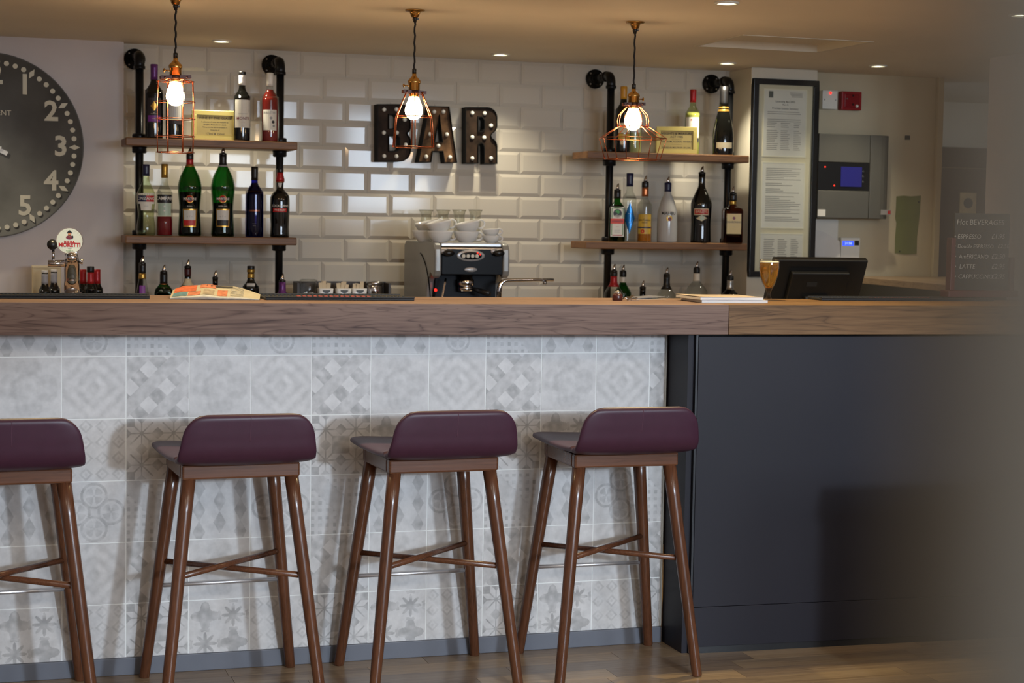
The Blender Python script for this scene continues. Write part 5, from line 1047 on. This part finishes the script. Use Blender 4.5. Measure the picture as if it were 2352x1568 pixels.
# newspaper
a = at(420, 676, 5.42); nw = thing('newspaper', 'folded newspaper with a coloured front lying on the bar', 'newspaper', (0.748, 5.40, TOPZ), R(-10))
NP = mat('newsprint', (160, 150, 130), 0.85, noise=0.08, nscale=30); NPE = mat('newsprint_edge', (176, 172, 164), 0.85, noise=0.15, nscale=60)
def nsurf(x, v, k=0.0):                   # v runs from the near edge (0) to the far edge (1); k lifts the sheet
    h = 1.0 if x < 0.05 else 1.0-0.72*((x-0.05)/0.085)**1.3
    h *= 1.0 if x > -0.10 else 1.0-0.35*((-0.10-x)/0.035)
    near = 0.010+0.006*math.exp(-((x+0.03)/0.03)**2)
    return Vector((x, -0.085-0.012*math.exp(-((x+0.01)/0.07)**2)+0.20*v, max(0.0012, h*(near+0.024*(v*v*(3-2*v)))+k)))
for k in range(4):
    n, m = 16, 8; x0, x1 = -0.135+0.003*k, 0.135-0.004*k; vs = []; fs = []
    for i in range(n+1):
        for j in range(m+1):
            q = nsurf(x0+(x1-x0)*i/n, j/m); q.z *= (1-0.22*k); q.y += 0.003*k; vs.append(q)
    fs = [(i*(m+1)+j, (i+1)*(m+1)+j, (i+1)*(m+1)+j+1, i*(m+1)+j+1) for i in range(n) for j in range(m)]
    rim = [0*(m+1)+j for j in range(m+1)]
    b = MB().add(vs, fs, True); o = len(b.v); near_ = [i*(m+1) for i in range(n+1)]
    b.add([vs[i]-Vector((0, -0.001, 0.0016)) for i in near_], []); b.f += [(near_[i], near_[i+1], o+i+1, o+i) for i in range(n)]; b.sm += [False]*n
    b.build('sheet', NP if k == 0 else NPE, nw)
# rounded fold along the near edge and the closed back and bottom
b = MB(); ring_ = []
for i in range(17):
    x = -0.134+0.268*i/16; q = nsurf(x, 0.0); r = q.z/2*0.98; ring_.append([(x, q.y+0.010+r*math.cos(R(a_))*1.2-0.010, q.z/2+r*math.sin(R(a_))) for a_ in (90, 120, 150, 180, 210, 240, 270)])
b.add([v for row in ring_ for v in row], [(i*7+j, (i+1)*7+j, (i+1)*7+j+1, i*7+j+1) for i in range(16) for j in range(6)], True); b.build('fold', NPE, nw)
b = MB(); vs = []
for i in range(17):
    x = -0.134+0.268*i/16; q = nsurf(x, 1.0); vs += [(x, q.y, q.z-0.0004), (x, q.y+0.004, 0.0004), (x, -0.083, 0.0004)]
b.add(vs, [(3*i+j, 3*i+3+j, 3*i+4+j, 3*i+1+j) for i in range(16) for j in (0, 1)]); b.build('back_fold', NPE, nw)
b = MB(); vs = []
for j in range(9): q = nsurf(-0.135, j/8); vs += [(q.x, q.y, q.z), (q.x+0.0005, q.y, 0.0004)]
b.add(vs, [(2*j, 2*j+2, 2*j+3, 2*j+1) for j in range(8)]); b.build('end_fold', NPE, nw)
def on_paper(x0, x1, v0, v1, m, name='picture', dz=0.0009):
    n = 6; vs = [nsurf(x0+(x1-x0)*i/n, v0+(v1-v0)*j/n, dz) for i in range(n+1) for j in range(n+1)]
    return plain(MB().add(vs, [(i*(n+1)+j, (i+1)*(n+1)+j, (i+1)*(n+1)+j+1, i*(n+1)+j+1) for i in range(n) for j in range(n)], True), name, m, nw)
for x0, x1, v0, v1, c in ((-0.128, -0.06, 0.45, 0.98, (176, 84, 48)), (-0.128, -0.085, 0.02, 0.42, (78, 112, 124)), (-0.082, -0.045, 0.05, 0.42, (170, 100, 70)), (-0.036, -0.004, 0.08, 0.5, (140, 126, 108)), (0.006, 0.036, 0.05, 0.55, (112, 100, 88)), (-0.05, 0.0, 0.62, 0.95, (180, 100, 66))):
    on_paper(x0, x1, v0, v1, mat('news_%d' % c[1], c, 0.8, noise=0.35, nscale=60))
for i in range(8): on_paper(0.045, 0.085, 0.12+i*0.1, 0.15+i*0.1, GREYINK, 'printed_line')
on_paper(-0.03, 0.05, 0.72, 0.9, INK, 'headline')

# keys with fob, papers
kp = onz(1418, 690, TOPZ); ky = thing('key_bunch', 'bunch of keys with a dark red fob and steel cap on the bar', 'keys', (kp.x, kp.y, TOPZ), 0.2)
MB().lathe([(0.0155, 0.0), (0.017, 0.002), (0.017, 0.018), (0.015, 0.021)], 20).build('fob', mat('fob_oxblood', (60, 20, 18), 0.3), ky)
MB().lathe([(0.0105, 0.0212), (0.013, 0.023), (0.011, 0.030), (0.001, 0.033)], 18).build('fob_cap', CHROME, ky)
MB().tube([(0.034+0.013*math.cos(R(q)), 0.002+0.013*math.sin(R(q)), 0.006+0.003*math.sin(R(2*q))) for q in range(0, 360, 20)], 0.0013, 6, closed=True).build('key_ring', CHROME, ky)
for k, (rz, dz_) in enumerate(((-0.5, 0.0), (0.1, 0.004), (0.6, 0.008))):
    b = MB(); c0 = MB().lathe([(0.009, 0), (0.009, 0.0022)], 14, smooth=False); b.add(c0.v, c0.f); b.b2((0.008, -0.0032, 0.0002), (0.034, 0.0032, 0.0020))
    for q in range(3): b.b2((0.016+q*0.006, -0.0058, 0.0002), (0.019+q*0.006, -0.0032, 0.0020))
    o = b.build('key', CHROME, ky); o.location = (0.045, 0.0, dz_); o.rotation_euler = (0.15*k, -0.1*k, rz)
pp2 = onz(1480, 687, TOPZ); pr_ = thing('folded_leaflet', 'thin folded leaflet lying on the bar between the keys and the magazines', 'leaflet', (pp2.x+0.01, pp2.y+0.03, TOPZ), 0.15)
for k, (z0, tl, m) in enumerate(((0.0004, 0.0, PAPER), (0.0026, 0.05, mat('leaflet_grey', (96, 98, 112), 0.6)))):
    b = MB().box((0, 0, 0), (0.115-0.004*k, 0.10-0.004*k, 0.0012)); o = b.build('leaf', m, pr_); o.location = (0.0, 0, z0+0.0007+0.0028*k); o.rotation_euler = (0, -tl, 0)
# magazines
mg = 'magazines on the bar beside the beer glass'
for k, (pxl, pxr, py, rz, lb) in enumerate(((1567, 1737, 694, -0.03, 'white magazine at the bottom of the pair on the bar'), (1562, 1728, 688, 0.03, 'magazine with curled cover on top of the other, beside the beer glass'))):
    p0 = onz(pxl, 690, TOPZ); p1 = onz(pxr, 694, TOPZ); W = (p1-p0).length*0.93; z = TOPZ+k*0.0095
    t = thing('magazine', lb, 'magazine', ((p0.x+p1.x)/2-0.005*k+0.01, yf(2.4)+0.21, z), rz-0.044, mg)
    MB().b2((-W/2, -0.095, 0.0004), (W/2, 0.115, 0.0085)).build('pages', mat('page_edges', (226, 224, 222), 0.7, noise=0.05, nscale=400, stretch=(1, 1, 30)), t, 0.0008)
    b = MB(); n = 8; vs = []
    for i in range(n+1):
        x = -W/2-0.001+(W+0.002)*i/n; l = (0.003*max(0, 0.5-i/n)**1.5*2 if k == 1 else 0)
        for y in (-0.097, 0.116): vs += [(x, y, 0.0087+l), (x, y, 0.0093+l)]
    fs = []
    for i in range(n): o = 4*i; fs += [(o, o+4, o+5, o+1), (o+2, o+3, o+7, o+6), (o+1, o+5, o+7, o+3), (o, o+2, o+6, o+4)]
    fs += [(0, 1, 3, 2), (4*n, 4*n+2, 4*n+3, 4*n+1)]; MB().add(vs, fs).build('cover', mat('cover_%d' % k, ((214, 216, 226), (196, 178, 160))[k], 0.3, noise=0.25, nscale=9), t)

# beer glass
gp_ = onz(1765, 690, TOPZ); bg = thing('beer_glass', 'stemmed glass of golden lager with a thin head on the bar', 'glass', (gp_.x, gp_.y, TOPZ)); s = mpp(gp_)
zz = lambda y: at(1765, y, gp_.y).z-TOPZ
prof_ = [(0.030, 0.0004), (0.031, 0.002), (0.012, 0.007), (0.0065, zz(680)), (0.006, zz(674)), (0.0085, zz(668)), (0.012, zz(663)), (0.022, zz(650)), (0.031, zz(632)), (0.0345, zz(614)), (0.0338, zz(602)), (0.0325, zz(595)), (0.0315, zz(595)), (0.0328, zz(603)), (0.0333, zz(614)), (0.030, zz(631)), (0.021, zz(649)), (0.011, zz(661)), (0.001, zz(663))]
MB().lathe(prof_, 30).build('glass_body', G_THIN, bg)
BEER = bpy.data.materials.new('golden_lager'); BEER.use_nodes = True; bn = BEER.node_tree.nodes['Principled BSDF']; bn.inputs['Base Color'].default_value = (0.85, 0.42, 0.06, 1); bn.inputs['Transmission Weight'].default_value = 0.85; bn.inputs['Roughness'].default_value = 0.02; bn.inputs['IOR'].default_value = 1.2
MB().lathe([(0.001, zz(661.5)), (0.0105, zz(660)), (0.0205, zz(648)), (0.0295, zz(631)), (0.0327, zz(614)), (0.0323, zz(603.5)), (0.001, zz(603.5))], 28).build('lager', BEER, bg)
MB().lathe([(0.001, zz(603.2)), (0.0322, zz(603.2)), (0.0322, zz(600.5)), (0.029, zz(599.5)), (0.001, zz(600))], 28).build('foam', mat('foam', (236, 226, 204), 0.8), bg)

# till screen seen from behind, on the inner service shelf
isv = thing('inner_service_shelf', 'low service shelf behind the bar carrying the till screen, hidden by the worktop', 'shelf', (3.0, 5.78, 0)); MB().b2((-0.45, -0.24, 0.92), (0.45, 0.24, 0.95)).build('worktop', SIDEWOOD, isv)
MB().b2((-0.44, -0.22, 0.0), (0.44, 0.23, 0.9195)).build('cabinet', PANEL, isv)
m1 = at(1875, 640, 5.74); ms = thing('till_screen', 'black till touchscreen seen from behind, leaning back beyond the beer glass', 'monitor', (m1.x, 5.74, 0.95), R(-3)); MD = mat('till_black', (13, 13, 14), 0.45)
wt = 0.185; tl = R(27); Mt = Matrix.Rotation(tl, 3, 'X'); zc_ = at(1875, 636, 5.74).z-0.95
def tb(x0, x1, y0, y1, z0, z1):
    b = MB().b2((x0, y0, z0), (x1, y1, z1)); b.v = [tuple((Mt @ Vector(v))+Vector((0, 0, zc_))) for v in b.v]; return b
tb(-wt, wt, -0.012, 0.014, -0.115, 0.077).build('screen_back', MD, ms, 0.006, 3); tb(-wt*0.62, wt*0.62, -0.034, -0.0125, -0.10, 0.035).build('housing', MD, ms, 0.006, 3); tb(-wt+0.006, wt-0.006, 0.0142, 0.016, -0.108, 0.070).build('screen_glass', mat('screen_glass_dark', (10, 12, 16), 0.1), ms)
tb(-0.05, -0.01, -0.036, -0.0345, -0.02, -0.004).build('rating_label', mat('dim_label', (34, 34, 34), 0.5), ms)
MB().b2((-0.05, -0.02, 0.018), (0.05, 0.03, zc_-0.07)).build('stand_neck', MD, ms, 0.004); MB().b2((-0.13, -0.11, 0.0), (0.13, 0.12, 0.0175)).build('stand_base', MD, ms, 0.005)

# chalkboard menu on a dark red stand
CY = 5.405; c0, c1 = at(2188, 688, CY), at(2321, 490, CY); CBX = (c0.x+c1.x)/2
cb = thing('chalkboard_menu', 'chalkboard listing hot beverage prices on a dark red wooden stand at the bar end', 'chalkboard', (CBX, CY, TOPZ+0.0117)); w_ = (c1.x-c0.x)/2; Zc = lambda y: at(2255, y, CY).z-TOPZ-0.0117
REDW = mat('dark_red_wood', (78, 30, 30), 0.4, noise=0.15)
MB().b2((-w_, 0, 0.024), (w_, 0.012, Zc(490))).build('board', mat('slate_board', (46, 48, 50), 0.7, noise=0.12, nscale=9), cb, 0.001)
sx0 = at(2175, 600, CY).x-CBX
MB().b2((-w_-0.018, -0.012, 0.0235), (-w_-0.0005, 0.022, Zc(547))).build('stand_post', REDW, cb, 0.002); MB().b2((w_+0.0005, -0.012, 0.0235), (w_+0.018, 0.022, Zc(590))).build('stand_post', REDW, cb, 0.002)
MB().b2((-w_-0.030, -0.022, 0.0), (w_+0.030, 0.034, 0.023)).build('stand_foot', REDW, cb, 0.002)
CH = mat('chalk', (176, 176, 172), 0.9)
def chalk(tx, px, py, sz, al='LEFT', sh=0.12):
    v = at(px, py, CY); flat_text(tx, sz*mpp(v), 'lettering', CH, cb, (v.x-CBX, -0.0012, v.z-TOPZ-0.0117), align=al, shear=sh, bold=-0.0001)
chalk('Hot BEVERAGES', 2197, 510, 18, 'LEFT')
for tx, pr, y, px in (('ESPRESSO', '£1.95', 543, 2199), ('Double ESPRESSO', '£2.50', 565.5, 2199), ('AmERICANO', '£2.50', 589, 2202), ('LATTE', '£2.95', 612, 2203), ('CAPPUCCINO', '£2.95', 635, 2200)):
    chalk(tx, px, y, {'D': 12.6, 'A': 13.6}.get(tx[0], 14.5)); chalk(pr, 2277 if tx[0] != 'D' else 2291, y, 16 if tx[0] != 'D' else 14)
    v = at(2194, y, CY); b = MB(); b.tube([(v.x-CBX+0.0035*(1-i/12)*math.cos(i*0.9), -0.0009, v.z-TOPZ-0.0117+0.0035*(1-i/12)*math.sin(i*0.9)) for i in range(12)], 0.0006, 5); b.build('bullet', CH, cb)
